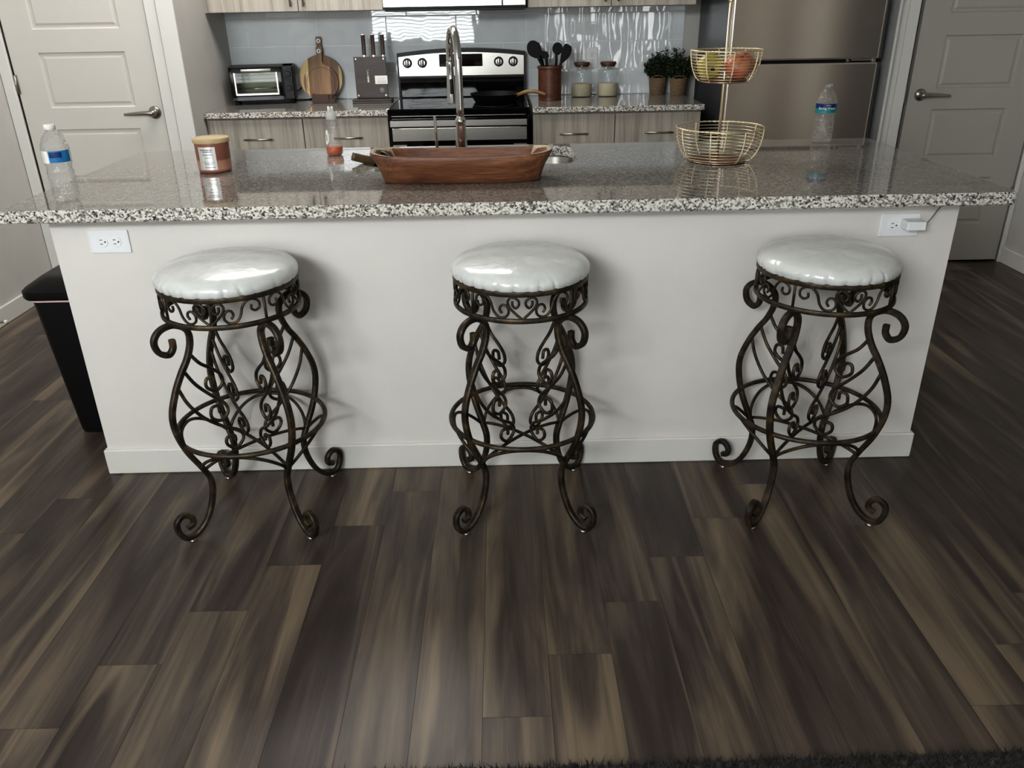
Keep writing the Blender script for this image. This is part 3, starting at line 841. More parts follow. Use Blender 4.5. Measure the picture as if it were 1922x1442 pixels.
# water bottles
def water_bottle(name, label, loc, capped, rotz=0):
    b = thing(name, label, 'bottle', loc, rotz, None); b.scale = (.975, .975, .955)
    prof = [(0, .006), (.012, .003), (.022, .000), (.029, .001), (.035, .008), (.0385, .020)]
    z = .024
    for k in range(5):
        prof += [(.0388, z), (.0360, z+.005), (.0388, z+.010)]; z += .0125
    prof += [(.0375, .090), (.0345, .100), (.0365, .110), (.0392, .116), (.0394, .118), (.0394, .155), (.0392, .158), (.0370, .170), (.0300, .187), (.0215, .199), (.0145, .206), (.0130, .209), (.0158, .2095), (.0158, .2115), (.0126, .212), (.0126, .220 if not capped else .214)]
    def fr(a, zz):
        return 1-.045*(.5+.5*cos(5*a))*max(0, 1-abs(zz-.05)/.055) if zz < .11 else 1-.012*(.5+.5*cos(10*a))*(1 if zz > .16 and zz < .2 else 0)
    bm = BM(); lathe(bm, prof, n=60, fr=fr); obj('bottle_body', bm, M['pet'], b, smooth=True)
    bm = BM()
    if capped:
        def kn(a, zz): return 1+.02*cos(40*a)
        lathe(bm, [(.0150, .2122), (.0156, .2128), (.0156, .2240), (.0145, .2262), (0, .2265)], n=80, fr=kn)
        obj('cap', bm, M['white_cap'], b, smooth=True, auto=50)
    else:
        lathe(bm, [(.0128, .213), (.0140, .2135), (.0140, .224), (.0128, .2255), (.0110, .2255), (.011, .214)], n=40); obj('neck_finish', bm, M['pet'], b, smooth=True)
    return b
bl = water_bottle('water_bottle', 'clear water bottle with white cap at the left end of the island', (-1.303, .048, .914), True)
wrap_label('label', .0398, .118, .1535, radians(-68), radians(-6), M['paper'], bl)
o = wrap_label('label_print', .0400, .1195, .1535, radians(-4), radians(88), M['blue'], bl); o['label'] = 'blue printed label'
o = wrap_label('label_band', .0402, .134, .1500, radians(0), radians(48), M['navy'], bl); o['label'] = 'dark blue label patch'
wrap_bars([(radians(a), radians(a+w), .1185, .153) for a, w in ((-62, 3), (-55, 1.5), (-50, 4), (-43, 2), (-38, 1.2), (-33, 3), (-27, 1.5))], .0400, bl, M['foil'], 'barcode')
br = water_bottle('water_bottle', 'clear uncapped spring water bottle on the right of the island', (1.235, .848, .914), False)
wrap_label('label', .0398, .136, .1535, radians(-95), radians(95), M['navy'], br)
o = wrap_label('label_band', .0398, .118, .136, radians(-95), radians(95), M['teal'], br); o['label'] = 'teal label band'
wrap_text('Spring Water', .0125, .0400, .1365, radians(-12), br, M['paper'])
wrap_bars([(radians(-16+k*6), radians(-12+k*6), .1462+.001*(k % 2), .1485) for k in range(4)], .0400, br, M['paper'], 'small_lettering')

# tiered wire basket
BX, BY = .742, .496
tb = thing('tiered_fruit_basket', 'gold wire two-tier fruit basket standing on the island', 'fruit basket', (BX, BY, .914))
def basket(name, z0, r0, r1, h, nr, nribs, a0):
    pr_ = lambda t: (r0+(r1-r0)*sin(t*pi/2)**.9, z0+h*(1-cos(t*pi/2))**.85 if t > 0 else z0)
    bm = BM()
    for k in range(nr):
        t = k/(nr-1); zt = z0+h*t*.985
        # invert: radius at height
        tt = (t)**(1/.85); ang = math.acos(max(-1, min(1, 1-tt))); rr = r0+(r1-r0)*sin(ang)**.9
        ring(bm, rr, zt, .0011, 56, m=5)
    p1 = obj(name, bm, M['gold'], tb, smooth=True)
    bm = BM()
    for s in (0, pi):
        pts = [((r1+.0016*cos(i*pi/3+s))*cos(2*pi*i/160), (r1+.0016*cos(i*pi/3+s))*sin(2*pi*i/160), z0+h+.0016*sin(i*pi/3+s)) for i in range(160)]
        sweep(bm, pts, CIRC(.0017, 5), closed=True, normal=(0, 0, 1))
    obj('rim', bm, M['gold'], p1, smooth=True)
    for k in range(nribs):
        bm = BM()
        a = a0+2*pi*k/nribs
        for s in (0, pi):
            pts = []
            for j in range(41):
                t = j/40; ang = math.acos(max(-1, 1-t**(1/.85))); rr = r0+(r1-r0)*sin(ang)**.9+.0012+.0012*cos(j*1.3+s)
                off = .0012*sin(j*1.3+s)
                pts.append((rr*cos(a)-off*sin(a), rr*sin(a)+off*cos(a), z0+h*t))
            tube(bm, pts, .0014, 5)
        obj('rib', bm, M['gold'], p1, smooth=True)
    bm = BM(); lathe(bm, [(0, z0-.003), (r0-.002, z0-.003), (r0, z0-.001), (r0, z0+.004), (r0-.002, z0+.006), (0, z0+.006)], n=48)
    q = obj('basket_floor', bm, M['base_wood'], p1, smooth=True, auto=40); q['label'] = 'brown wooden basket floor'
    return p1
basket('lower_basket', .004, .094, .147, .110, 11, 8, .35)
basket('upper_basket', .262, .076, .116, .096, 11, 8, .75)
bm = BM(); tube(bm, [(0, 0, .006), (0, 0, .505)], .0050, 12); lathe(bm, [(0, 0), (.009, .001), (.009, .005), (0, .006)], c=(0, 0, .258), n=20)
obj('pole', bm, M['gold'], tb, smooth=True)
bm = BM(); pts = [(.03*cos(2*pi*k/28), 0, .54+.03*sin(2*pi*k/28)) for k in range(28)]; sweep(bm, pts, CIRC(.003, 8), closed=True, normal=(0, 1, 0))
lathe(bm, [(0, 0), (.008, .001), (.008, .008), (0, .01)], c=(0, 0, .502), n=16)
obj('ring_handle', bm, M['gold'], tb, smooth=True)

def apple(name, label, loc, r, m, rot):
    a = thing(name, label, 'apple', loc, 0, None); a.rotation_euler = rot
    prof = []
    for k in range(21):
        t = pi*k/20
        rr = sin(t)*(1+.10*cos(t)); zz = -cos(t)*.92
        zz += .20*math.exp(-(t/.38)**2) - .22*math.exp(-((pi-t)/.38)**2)
        prof.append((max(0, rr)*r if 0 < k < 20 else 0, zz*r))
    bm = BM(); lathe(bm, prof, n=28, fr=lambda an, z: 1+.02*cos(5*an)); obj('apple_flesh', bm, m, a, smooth=True)
    bm = BM(); tube(bm, spline([(0, 0, r*.62), (r*.05, 0, r*.85), (r*.16, 0, r*1.08)], 4), r*.045, 6); obj('stem', bm, M['dark_wood'], a, smooth=True)
    bm = BM()
    for k in range(5):
        q = 2*pi*k/5
        bmesh.ops.create_cone(bm, segments=5, radius1=r*.11, radius2=0, depth=r*.2, cap_ends=True, matrix=Matrix.Translation((cos(q)*r*.10, sin(q)*r*.10, -r*.80)) @ Matrix.Rotation(pi, 4, 'X'))
    obj('calyx', bm, M['black_matte'], a)
    return a
apple('apple', 'yellow green apple with dark blossom end facing front in the upper basket', (BX-.056, BY-.014, .914+.268+.043), .043, M['apple_green'], (radians(-72), radians(-22), 0))
apple('apple', 'red striped apple nearest the pole in the upper basket', (BX+.029, BY-.046, .914+.268+.0415), .043, M['apple_red'], (radians(20), radians(15), 0))
apple('apple', 'red apple behind another red apple in the upper basket', (BX+.066, BY+.044, .914+.268+.043), .043, M['apple_red'], (radians(-20), radians(30), 1.2))

# ------------------------------------------------------------------ outlets, charger
def outlet(name, label, x, z, y, horizontal=True):
    o = thing(name, label, 'outlet', (x, y, z))
    w, h = (.119, .070) if horizontal else (.070, .114)
    bm = BM(); bx(bm, -w/2, w/2, -.006, 0, -h/2, h/2, bev=.003, seg=2); obj('faceplate', bm, M['white_plastic'], o)
    for s in (-1, 1):
        cx, cz = (s*.0198, 0) if horizontal else (0, s*.0198)
        bm = BM(); lathe(bm, [(0, 0), (.0165, 0), (.0168, .0006), (.0155, .0022), (0, .0022)], n=28)
        R = Matrix.Translation((cx, -.0058, cz)) @ Matrix.Rotation(pi/2, 4, 'X')
        for v in bm.verts: v.co = R @ v.co
        rc = obj('receptacle', bm, M['white_plastic'], o, smooth=True, auto=40)
        bm = BM(); g = -.0086
        if horizontal:
            for q in (-1, 1): bx(bm, cx-.007, cx+.001, g, -.0072, cz+q*.0062-.001, cz+q*.0062+.001)
            R = Matrix.Translation((cx+.0085, g+.0008, cz)) @ Matrix.Rotation(pi/2, 4, 'X')
        else:
            for q in (-1, 1): bx(bm, cx+q*.0062-.001, cx+q*.0062+.001, g, -.0072, cz-.001, cz+.007)
            R = Matrix.Translation((cx, g+.0008, cz-.0085)) @ Matrix.Rotation(pi/2, 4, 'X')
        bmesh.ops.create_cone(bm, segments=12, radius1=.0026, radius2=.0026, depth=.0016, cap_ends=True, matrix=R)
        obj('slots', bm, M['ink'], rc)
    bm = BM(); R = Matrix.Translation((0, -.0066, 0)) @ Matrix.Rotation(pi/2, 4, 'X')
    bmesh.ops.create_cone(bm, segments=14, radius1=.003, radius2=.0026, depth=.0014, cap_ends=True, matrix=R); obj('screw', bm, M['white_plastic'], o)
    return o
outlet('wall_outlet', 'white double outlet at the left end of the island front', -1.1825, .7995, 0)
outlet('wall_outlet', 'white outlet with a charger in it at the right end of the island front', 1.178, .803, 0)
outlet('wall_outlet', 'white vertical outlet on the tiled backsplash behind the glass jars', .546, 1.123, YBACK-.008, False)
ch = thing('usb_charger', 'small white cube charger plugged into the island outlet', 'charger', (1.205, 0, .81))
bm = BM(); bx(bm, -.028, .0285, -.056, -.0088, -.0125, .0145, bev=.004, seg=3); obj('charger_body', bm, M['white_plastic'], ch)
bm = BM(); tube(bm, spline([(.027, -.034, .004), (.038, -.034, .006), (.05, -.031, .018), (.066, -.026, .040), (.082, -.022, .0555), (.11, -.015, .0625), (.14, -.008, .0635)], 6), .0018, 6)
q = obj('cable', bm, M['cable_gray'], ch, smooth=True); q['label'] = 'thin gray charging cable'

def sub(name, bm, m, root, parent, **k):
    for v in bm.verts: v.co -= Vector(root.location)
    return obj(name, bm, m, parent, **k)

# ------------------------------------------------------------------ bar stools
LEG = [(.186, .622), (.1875, .598), (.2025, .583), (.227, .597), (.2335, .630), (.213, .655), (.176, .660), (.1425, .637), (.1395, .600), (.156, .557), (.1805, .519), (.2065, .470), (.2275, .409), (.2270, .352), (.2080, .285), (.1755, .218), (.1575, .172), (.1630, .115), (.1890, .054), (.226, .0195), (.260, .0165), (.279, .042), (.2805, .078), (.258, .094), (.237, .080), (.2350, .056), (.2540, .048)]
BR = [[(.146, .566), (.124, .533), (.096, .509), (.073, .484), (.0695, .456), (.0925, .438), (.1170, .456), (.1145, .480), (.0965, .481), (.0920, .458)],
      [(.1735, .527), (.148, .477), (.111, .431), (.076, .393), (.0690, .362), (.0935, .343), (.1190, .360), (.1155, .389), (.0960, .390), (.0940, .368)],
      [(.196, .477), (.178, .425), (.141, .368), (.090, .321), (.0460, .292), (.0370, .262), (.0640, .240), (.0890, .260), (.0865, .282), (.0640, .281), (.0620, .262)]]
HEART = [(0, .001), (.018, .0185), (.033, .036), (.0385, .052), (.0315, .0645), (.0190, .0640), (.0095, .0540), (.0100, .0420), (.0180, .0350), (.0255, .0430), (.0262, .0555)]
SCR = [(.054, .0190), (.0600, .0300), (.0555, .0415), (.0450, .0425), (.0370, .0320), (.0375, .0170), (.0480, .0070), (.0640, .0080), (.0770, .0240), (.0850, .0500), (.0980, .0660), (.1150, .0680), (.1290, .0570), (.1290, .0410), (.1180, .0335), (.1080, .0400), (.1085, .0520)]
HB, HT, HR = .672, .746, .184

def seat_bm():
    bm = BM(); n = 288; rnd = random.Random(21)
    ph = [(rnd.uniform(0, 6.28), rnd.choice([5, 7, 9, 13]), rnd.uniform(.4, 1)) for _ in range(5)]
    cr = [((k+rnd.uniform(-.38, .38))/30*2*pi, rnd.uniform(.014, .03), rnd.uniform(.0028, .0080), rnd.uniform(.016, .040), rnd.uniform(-.5, .5)) for k in range(30)]
    def pleat(a): return sum(w*sin(k*a+p) for p, k, w in ph)/3.0
    def crease(a, z):
        v = 0
        for c0, w, d, ext, sl in cr:
            x = (a-c0-sl*(z-.75)*4+pi) % (2*pi)-pi
            if abs(x) < 4*w: v += d*math.exp(-(x/w)**2)*max(0, 1-max(0, z-.752)/ext)**1.3
        return v
    prof = [(.150, .745), (.176, .746), (.1835, .748), (.1880, .753), (.1905, .759), (.1915, .765), (.1905, .771), (.1875, .777), (.182, .783), (.174, .7885), (.163, .7930), (.148, .7972), (.120, .8025), (.08, .8065), (.04, .8085), (0, .809)]
    rings = []
    for r, z in prof:
        if r == 0: rings.append([bm.verts.new((0, 0, z))]); continue
        row = []
        for i in range(n):
            a = 2*pi*i/n
            w = math.exp(-((z-.765)/.02)**2); cz = crease(a, z) if z > .749 else 0
            rr = r+pleat(a)*.0010*w-cz
            row.append(bm.verts.new((rr*cos(a), rr*sin(a), z-cz*.35)))
        rings.append(row)
    for a, b in zip(rings, rings[1:]):
        for k in range(n):
            f = bm.faces.new((a[k], a[(k+1) % n], b[0])) if len(b) == 1 else bm.faces.new((a[k], a[(k+1) % n], b[(k+1) % n], b[k]))
            f.smooth = True
    bm.faces.new(rings[0][::-1])
    return bm

def make_stool():
    st = thing('bar_stool', '', 'bar stool', (0, 0, 0), 0, 'wrought iron bar stools along the island')
    obj('seat_cushion', seat_bm(), M['vinyl'], st, smooth=True)
    bm = BM(); ring(bm, HR, HT, .006, 72, prof=RECT(.0045, .0075, .3)); obj('apron_hoop', bm, M['iron'], st, smooth=True, auto=40)
    bm = BM(); ring(bm, HR, HB, .006, 72, prof=RECT(.0050, .0065, .4)); obj('apron_hoop', bm, M['iron'], st, smooth=True, auto=40)
    bm = BM(); ring(bm, .2125, .305, .0075, 72, prof=CIRC(.0072, 10)); obj('footrest_ring', bm, M['iron'], st, smooth=True)
    bm = BM(); lathe(bm, [(0, .7365), (.176, .7365), (.176, .7448), (0, .7448)], n=40); q = obj('seat_board', bm, M['black_matte'], st)
    cyl = lambda a, s, z: (HR*cos(a+s/HR), HR*sin(a+s/HR), z)
    for k in range(4):
        a = -pi/2+k*pi/2
        bm = BM()
        for s in (1, -1):
            pts = spline([(p[0]*s, HB+.004+p[1]*.93, 0) for p in HEART], 5)
            tube(bm, [cyl(a, p[0], p[1]) for p in pts], .0036, 7)
        obj('heart_scroll', bm, M['iron'], st, smooth=True)
        for s in (1, -1):
            bm = BM(); pts = spline([(p[0]*s, HB+.004+p[1]*.93, 0) for p in SCR], 5)
            tube(bm, [cyl(a, p[0], p[1]) for p in pts], .0036, 7)
            obj('apron_scroll', bm, M['iron'], st, smooth=True)
        bm = BM(); d = a+pi/4
        tube(bm, [(HR*cos(d), HR*sin(d), HB), (HR*cos(d), HR*sin(d), HT)], .0040, 7); obj('apron_post', bm, M['iron'], st, smooth=True)
        # leg in the radial plane
        c, s_ = cos(d), sin(d); nrm = (-s_, c, 0)
        P3 = lambda r, z: (r*c, r*s_, z)
        bm = BM(); sweep(bm, spline([P3(*p) for p in LEG], 6), RECT(.0078, .0092, .35), normal=nrm)
        lg = obj('leg', bm, M['iron'], st, smooth=True, auto=38)
        for B in BR:
            bm = BM(); tube(bm, spline([P3(*p) for p in B], 5), .0050, 8); obj('branch_scroll', bm, M['iron'], lg, smooth=True)
        bm = BM(); lathe(bm, [(0, 0), (.011, 0), (.012, .003), (.010, .0075), (.005, .010), (0, .010)], c=P3(.246, 0), n=16); q = obj('foot_pad', bm, M['nickel'], lg, smooth=True); q['label'] = 'round glide'
        # arch up to the ring between two legs
        bm = BM(); pts = []
        rj = .1715; zj = .208
        A = Vector((rj*cos(d), rj*sin(d), 0)); Bv = Vector((rj*cos(d+pi/2), rj*sin(d+pi/2), 0)); out = Vector((cos(d+pi/4), sin(d+pi/4), 0))
        for j in range(33):
            u = -1+2*j/32; fcv = (1-abs(u)**2.3)**.62
            p = A.lerp(Bv, (u+1)/2)+out*(.083*fcv); pts.append((p.x, p.y, zj+.089*fcv))
        tube(bm, pts, .0050, 8); obj('arch_brace', bm, M['iron'], st, smooth=True)
    for k in range(2):
        d = pi/4+k*pi/2; bm = BM(); pts = []
        for j in range(25):
            u = -1+2*j/24; pts.append((.170*u*cos(d), .170*u*sin(d), .210+.026*(1-abs(u)**2)**.8+.004*k))
        tube(bm, pts, .0050, 8); obj('cross_brace', bm, M['iron'], st, smooth=True)
    return st
stool = make_stool()
for i, (x, y, lab) in enumerate([(-.7715, -.2265, 'wrought iron bar stool with white round seat, leftmost, below the double outlet'), (.0352, -.2230, 'wrought iron bar stool with white round seat, middle one in front of the wooden bowl'), (.887, -.2235, 'wrought iron bar stool with white round seat, rightmost, below the plugged-in charger')]):
    s_ = stool if i == 0 else copy_tree(stool)
    s_.location = (x, y, 0); s_['label'] = lab

# ------------------------------------------------------------------ trash can
tc_ = thing('trash_can', 'tall black plastic trash can behind the left end of the island', 'trash can', (-1.508, .42, 0))
bm = BM()
loops = [rrect(-1.600, -1.405, .295, .520, .0, .03), rrect(-1.603, -1.402, .292, .523, .012, .03), rrect(-1.640, -1.374, .268, .545, .525, .035), rrect(-1.634, -1.380, .274, .539, .525, .03), rrect(-1.60, -1.41, .30, .515, .05, .03)]
loft(bm, loops, cap0=True, cap1=True); child('bin_body', bm, M['black_plastic'], tc_, smooth=True, auto=40)
bm = BM(); loft(bm, [rrect(-1.644, -1.370, .264, .549, .522, .036), rrect(-1.645, -1.369, .263, .550, .534, .036), rrect(-1.63, -1.39, .28, .53, .534, .03)]); child('bag_liner', bm, M['pink'], tc_, smooth=True)
bm = BM(); loft(bm, [rrect(-1.655, -1.362, .252, .556, .532, .04), rrect(-1.660, -1.359, .248, .560, .540, .042), rrect(-1.660, -1.359, .248, .560, .562, .042), rrect(-1.650, -1.367, .258, .551, .572, .04), rrect(-1.61, -1.40, .30, .515, .598, .04), rrect(-1.59, -1.42, .32, .495, .602, .03)], cap0=True, cap1=True)
child('bin_lid', bm, M['black_plastic'], tc_, smooth=True, auto=35)

# door stop
ds = thing('door_stop', 'small spring door stop on the left wall baseboard', 'door stop', (XL+.014, 1.384, .046))
bm = BM(); pts = [(.004+.046*i/120, .006*cos(i*.9), .006*sin(i*.9)) for i in range(120)]; tube(bm, pts, .0012, 5); obj('spring', bm, M['nickel'], ds, smooth=True)
bm = BM(); lathe(bm, [(0, 0), (.009, .001), (.009, .012), (0, .014)], n=16)
for v in bm.verts: v.co = Vector((.048+v.co.z, v.co.x, v.co.y))
obj('tip', bm, M['white_cap'], ds, smooth=True)

# ------------------------------------------------------------------ back kitchen run
def handle_bar(p0, p1, stand=.028, r=.0052):
    """bar pull along p0-p1, standing off in -y"""
    bm = BM(); p0, p1 = Vector(p0), Vector(p1); d = (p1-p0)
    tube(bm, [p0+Vector((0, -stand, 0)), p1+Vector((0, -stand, 0))], r, 10)
    for t in (.12, .88):
        q = p0+d*t; tube(bm, [q, q+Vector((0, -stand, 0))], r*.8, 8)
    return bm

YF = 2.232
def base_cabinet(label, x0, x1, hx, filler=None):
    c = thing('base_cabinet', label, 'cabinet', ((x0+x1)/2, 2.53, 0))
    bm = BM(); bx(bm, x0, x1, YF+.02, YBACK-.001, .10, .8838); bx(bm, x0, x1, YF+.08, YBACK-.001, 0, .10)
    if filler: bx(bm, filler[0], filler[1], YF+.01, YBACK-.001, 0, .8838)
    child('carcass', bm, M['laminate'], c)
    g = .0017
    bm = BM(); bx(bm, x0+g, x1-g, YF, YF+.0195, .700, .873, bev=.0012); d = child('drawer', bm, M['laminate'], c)
    bm = handle_bar((hx-.078, YF, .771), (hx+.078, YF, .771))
    for v in bm.verts: v.co -= Vector(c.location)
    obj('handle', bm, M['nickel'], d, smooth=True)
    bm = BM(); bx(bm, x0+g, x1-g, YF, YF+.0195, .115, .696, bev=.0012); d = child('cabinet_door', bm, M['laminate'], c)
    bm = handle_bar((x1-.05, YF, .50), (x1-.05, YF, .656))
    for v in bm.verts: v.co -= Vector(c.location)
    obj('handle', bm, M['nickel'], d, smooth=True)
base_cabinet('gray wood base cabinet below the toaster oven', -1.601, -1.0925, -1.3375, (-1.6145, -1.601))
base_cabinet('gray wood base cabinet below the knife block, left of the range', -1.0915, -.624, -.845)
base_cabinet('gray wood base cabinet below the utensil crock, right of the range', .168, .617, .390)
base_cabinet('gray wood base cabinet below the potted plants, beside the refrigerator', .618, 1.088, .859)
for x0, x1, lab in ((-1.617, -.621, 'speckled granite counter section left of the range'), (.165, 1.100, 'speckled granite counter section right of the range')):
    bm = BM(); bx(bm, x0, x1, 2.2087, YBACK-.001, .884, .914, bev=.003, seg=2)
    bm.normal_update()
    for f in bm.faces:
        if f.normal.z > .9: f.material_index = 1
    o = obj('back_countertop', bm, [M['granite'], M['granite_top']]); tag(o, lab, 'countertop')

# backsplash tiles
def backsplash():
    bm = BM(); x0, x1, z0, z1 = -1.6165, 1.092, .9145, 1.402
    bx(bm, x0, x1, YBACK-.004, YBACK-.0005, z0, z1, mi=1)
    tw, th, g = .412, .1545, .0021
    rows = [(.9060, -.943), (1.0598, -1.2203), (1.2143, -1.0855), (1.3688, -.9630)]
    rnd = random.Random(9)
    for zb, off in rows:
        za, zt = max(zb, z0), min(zb+th, z1)
        k = math.floor((x0-off)/tw)
        while off+k*tw < x1:
            xa, xb = max(off+k*tw, x0), min(off+(k+1)*tw, x1); k += 1
            if xb-xa < .01: continue
            M_ = Matrix.Translation(((xa+xb)/2, YBACK-.0055, (za+zt)/2)) @ Matrix.Rotation(rnd.uniform(-.0025, .0025), 4, 'Z') @ Matrix.Rotation(rnd.uniform(-.002, .002), 4, 'X')
            w, h = (xb-xa)/2-g, (zt-za)/2-g
            bx(bm, -w, w, -.0025, .0025, -h, h, bev=.0012, seg=2, M=M_)
    return struct('trim_4', bm, [M['tile'], M['grout']])
o = backsplash(); o['label'] = 'glossy pale gray tile backsplash'

# range
RX0, RX1 = -.616, .144; RC = (RX0+RX1)/2
rg = thing('electric_range', 'stainless and black freestanding electric range between the gray cabinets', 'range', (RC, 2.48, 0))
bm = BM(); bx(bm, RX0+.003, RX1-.003, 2.215, 2.80, .02, .905); child('range_body', bm, M['black_plastic'], rg)
bm = BM(); bx(bm, RX0, RX1, 2.165, 2.745, .903, .921, bev=.004, seg=2); bx(bm, RX0, RX1, 2.168, 2.215, .884, .905)
ck = child('cooktop', bm, M['black_gloss'], rg)
bm = BM(); bx(bm, RX0-.0005, RX0+.006, 2.19, 2.74, .9195, .9235); bx(bm, RX1-.006, RX1+.0005, 2.19, 2.74, .9195, .9235); bx(bm, RX0+.02, RX1-.02, 2.1635, 2.166, .8835, .8862)  # front strip stands in for the bright reflection above the oven handle
q = child('cooktop_trim', bm, M['steel'], rg); q['label'] = 'thin metal trim with a front strip standing in for a reflection'
for (x, y, r) in ((-.42, 2.32, .095), (-.05, 2.32, .11), (-.42, 2.60, .11), (-.05, 2.60, .085)):
    bm = BM(); ring(bm, r, .9212, .0006, 48, c=(x, y), m=4); sub('burner_ring', bm, M['dark_gray'], rg, ck)
bm = BM(); bx(bm, RX0+.004, RX1-.004, 2.185, 2.214, .26, .876, bev=.004)
dr = child('oven_door', bm, M['black_gloss'], rg)
bm = BM(); bx(bm, RX0+.016, RX1-.012, 2.179, 2.186, .752, .820, bev=.002); bx(bm, RX0+.016, RX1-.012, 2.179, 2.186, .30, .40, bev=.002)
bx(bm, RX0+.016, RX0+.09, 2.179, 2.186, .40, .732); bx(bm, RX1-.086, RX1-.012, 2.179, 2.186, .40, .732); sub('door_panel', bm, M['steel'], rg, dr)
bm = BM(); bx(bm, RX0+.012, RX1-.012, 2.135, 2.160, .832, .864, bev=.0025, seg=2); bx(bm, RX0+.02, RX0+.05, 2.155, 2.188, .840, .858); bx(bm, RX1-.05, RX1-.02, 2.155, 2.188, .840, .858)
sub('oven_handle', bm, M['steel'], rg, dr)
bm = BM(); bx(bm, RX0+.004, RX1-.004, 2.19, 2.214, .06, .25, bev=.004); child('storage_drawer', bm, M['steel'], rg)
# backguard
bm = BM(); top = [(RX1-(RX1-RX0)*k/20, 1.168+.024*(1-((k-10)/10)**2)) for k in range(21)]
prism(bm, [(RX0, .92), (RX1, .92)]+top, 2.765, 2.842)
bg = child('backguard', bm, M['black_plastic'], rg)
bm = BM(); bx(bm, RX0+.012, RX1-.012, 2.752, 2.766, .921, 1.012, bev=.006, seg=2); bx(bm, RX0+.012, RX1-.012, 2.757, 2.768, 1.015, 1.032); sub('back_panel', bm, M['black_gloss'], rg, bg)
bm = BM(); top = [(RX1-.01-(RX1-RX0-.02)*k/20, 1.148+.022*(1-((k-10)/10)**2)) for k in range(21)]
prism(bm, [(RX0+.01, 1.043), (RX1-.01, 1.043)]+top, 2.758, 2.768); cp = sub('control_panel', bm, M['steel'], rg, bg)
bm = BM(); bx(bm, -.366, -.110, 2.7555, 2.760, 1.092, 1.161, bev=.003); bx(bm, -.355, -.30, 2.7551, 2.756, 1.12, 1.15); sub('display', bm, M['black_gloss'], rg, bg)
bm = BM(); bx(bm, -.28, -.23, 2.7550, 2.7556, 1.125, 1.150); sub('clock_window', bm, M['dark_gray'], rg, bg)
def knob_marks(kx):
    bm = BM()
    for j in range(9):
        a = radians(-130+j*32.5); bx(bm, kx+.031*sin(a)-.001, kx+.031*sin(a)+.001, 2.7572, 2.759, 1.1155+.031*cos(a)-.001, 1.1155+.031*cos(a)+.001)
    return bm
for kx in (-.5547, -.4662, -.0141, .0713):
    bm = BM(); R = Matrix.Translation((kx, 2.758, 1.1155)) @ Matrix.Rotation(pi/2, 4, 'X')
    lathe(bm, [(0, 0), (.0275, 0), (.0275, .005), (.0245, .0065), (.0225, .013), (0, .0132)], n=28, mi=1)
    lathe(bm, [(0, .0134), (.0185, .0133), (.0175, .018), (0, .019)], n=28, mi=0)
    for v in bm.verts: v.co = R @ v.co
    bx(bm, kx-.0055, kx+.0055, 2.722, 2.742, 1.1155-.0195, 1.1155+.0195, bev=.003, seg=2)
    for q in (-1, 1): bx(bm, kx+q*.0085-.0018, kx+q*.0085+.0018, 2.7365, 2.742, 1.1155-.0165, 1.1155+.0165, mi=1)
    kn = child('knob', bm, [M['silver'], M['black_plastic']], rg, smooth=True, auto=40)
    sub('dial_markings', knob_marks(kx), M['ink'], rg, kn)

# frying pan
fp = thing('frying_pan', 'black frying pan with brown handle on the right side of the range', 'pan', (-.035, 2.455, .9212))
bm = BM(); lathe(bm, [(0, 0), (.11, 0), (.118, .003), (.143, .044), (.146, .046), (.143, .046), (.115, .006), (0, .004)], n=40); obj('pan_body', bm, M['black_matte'], fp, smooth=True, auto=50)
bm = BM(); sweep(bm, spline([(.108, -.062, .036), (.135, -.070, .046), (.17, -.078, .058), (.21, -.086, .060), (.25, -.094, .052), (.278, -.1, .043)], 6), RECT(.009, .006, .5), scale=lambda t: .8+.35*sin(pi*t)); obj('pan_handle', bm, M['pan_handle'], fp, smooth=True)
bm = BM(); bx(bm, .100, .116, -.066, -.056, .028, .040, bev=.003); obj('rivet', bm, M['silver'], fp)

# microwave
mwv = thing('microwave', 'stainless over-range microwave above the electric range', 'microwave', (-.247, 2.65, 1.4))
bm = BM(); bx(bm, -.634, .140, 2.475, YBACK-.001, 1.405, 1.82); bx(bm, -.626, .134, 2.465, 2.80, 1.394, 1.407, bev=.003)
child('microwave_body', bm, M['black_plastic'], mwv)
bm = BM(); bx(bm, -.634, .0115, 2.447, 2.476, 1.4145, 1.82, bev=.003, seg=2); d = child('microwave_door', bm, M['steel'], mwv)
bm = BM(); bx(bm, -.56, -.08, 2.4455, 2.449, 1.50, 1.76); sub('door_window', bm, M['black_gloss'], mwv, d)
bm = BM(); tube(bm, [(-.02, 2.42, 1.47), (-.02, 2.42, 1.78)], .009, 12); bx(bm, -.026, -.014, 2.42, 2.448, 1.48, 1.50); bx(bm, -.026, -.014, 2.42, 2.448, 1.75, 1.77); sub('door_handle', bm, M['steel'], mwv, d)
bm = BM(); bx(bm, .0140, .140, 2.447, 2.476, 1.4145, 1.82, bev=.003, seg=2); child('control_panel', bm, M['steel'], mwv)

# upper cabinets
def upper(label, x0, x1, xm, fill=None):
    c = thing('wall_cabinet', label, 'cabinet', ((x0+x1)/2, 2.68, 1.402))
    bm = BM(); bx(bm, x0, x1, 2.522, YBACK-.001, 1.403, 2.2)
    if fill: bx(bm, fill[0], fill[1], 2.512, YBACK-.001, 1.403, 2.2)
    child('carcass', bm, M['laminate'], c)
    for a, b, hx in ((x0+.002, xm-.0018, xm-.036), (xm+.0018, x1-.002, xm+.034)):
        bm = BM(); bx(bm, a, b, 2.501, 2.521, 1.404, 2.198, bev=.0012); d = child('cabinet_door', bm, M['laminate'], c)
        sub('handle', handle_bar((hx, 2.501, 1.427), (hx, 2.501, 1.585)), M['nickel'], c, d, smooth=True)
upper('gray wood wall cabinet above the toaster oven', -1.598, -.640, -1.1026, (-1.6165, -1.598))
upper('gray wood wall cabinet above the glass jars', .150, 1.078, .6102)
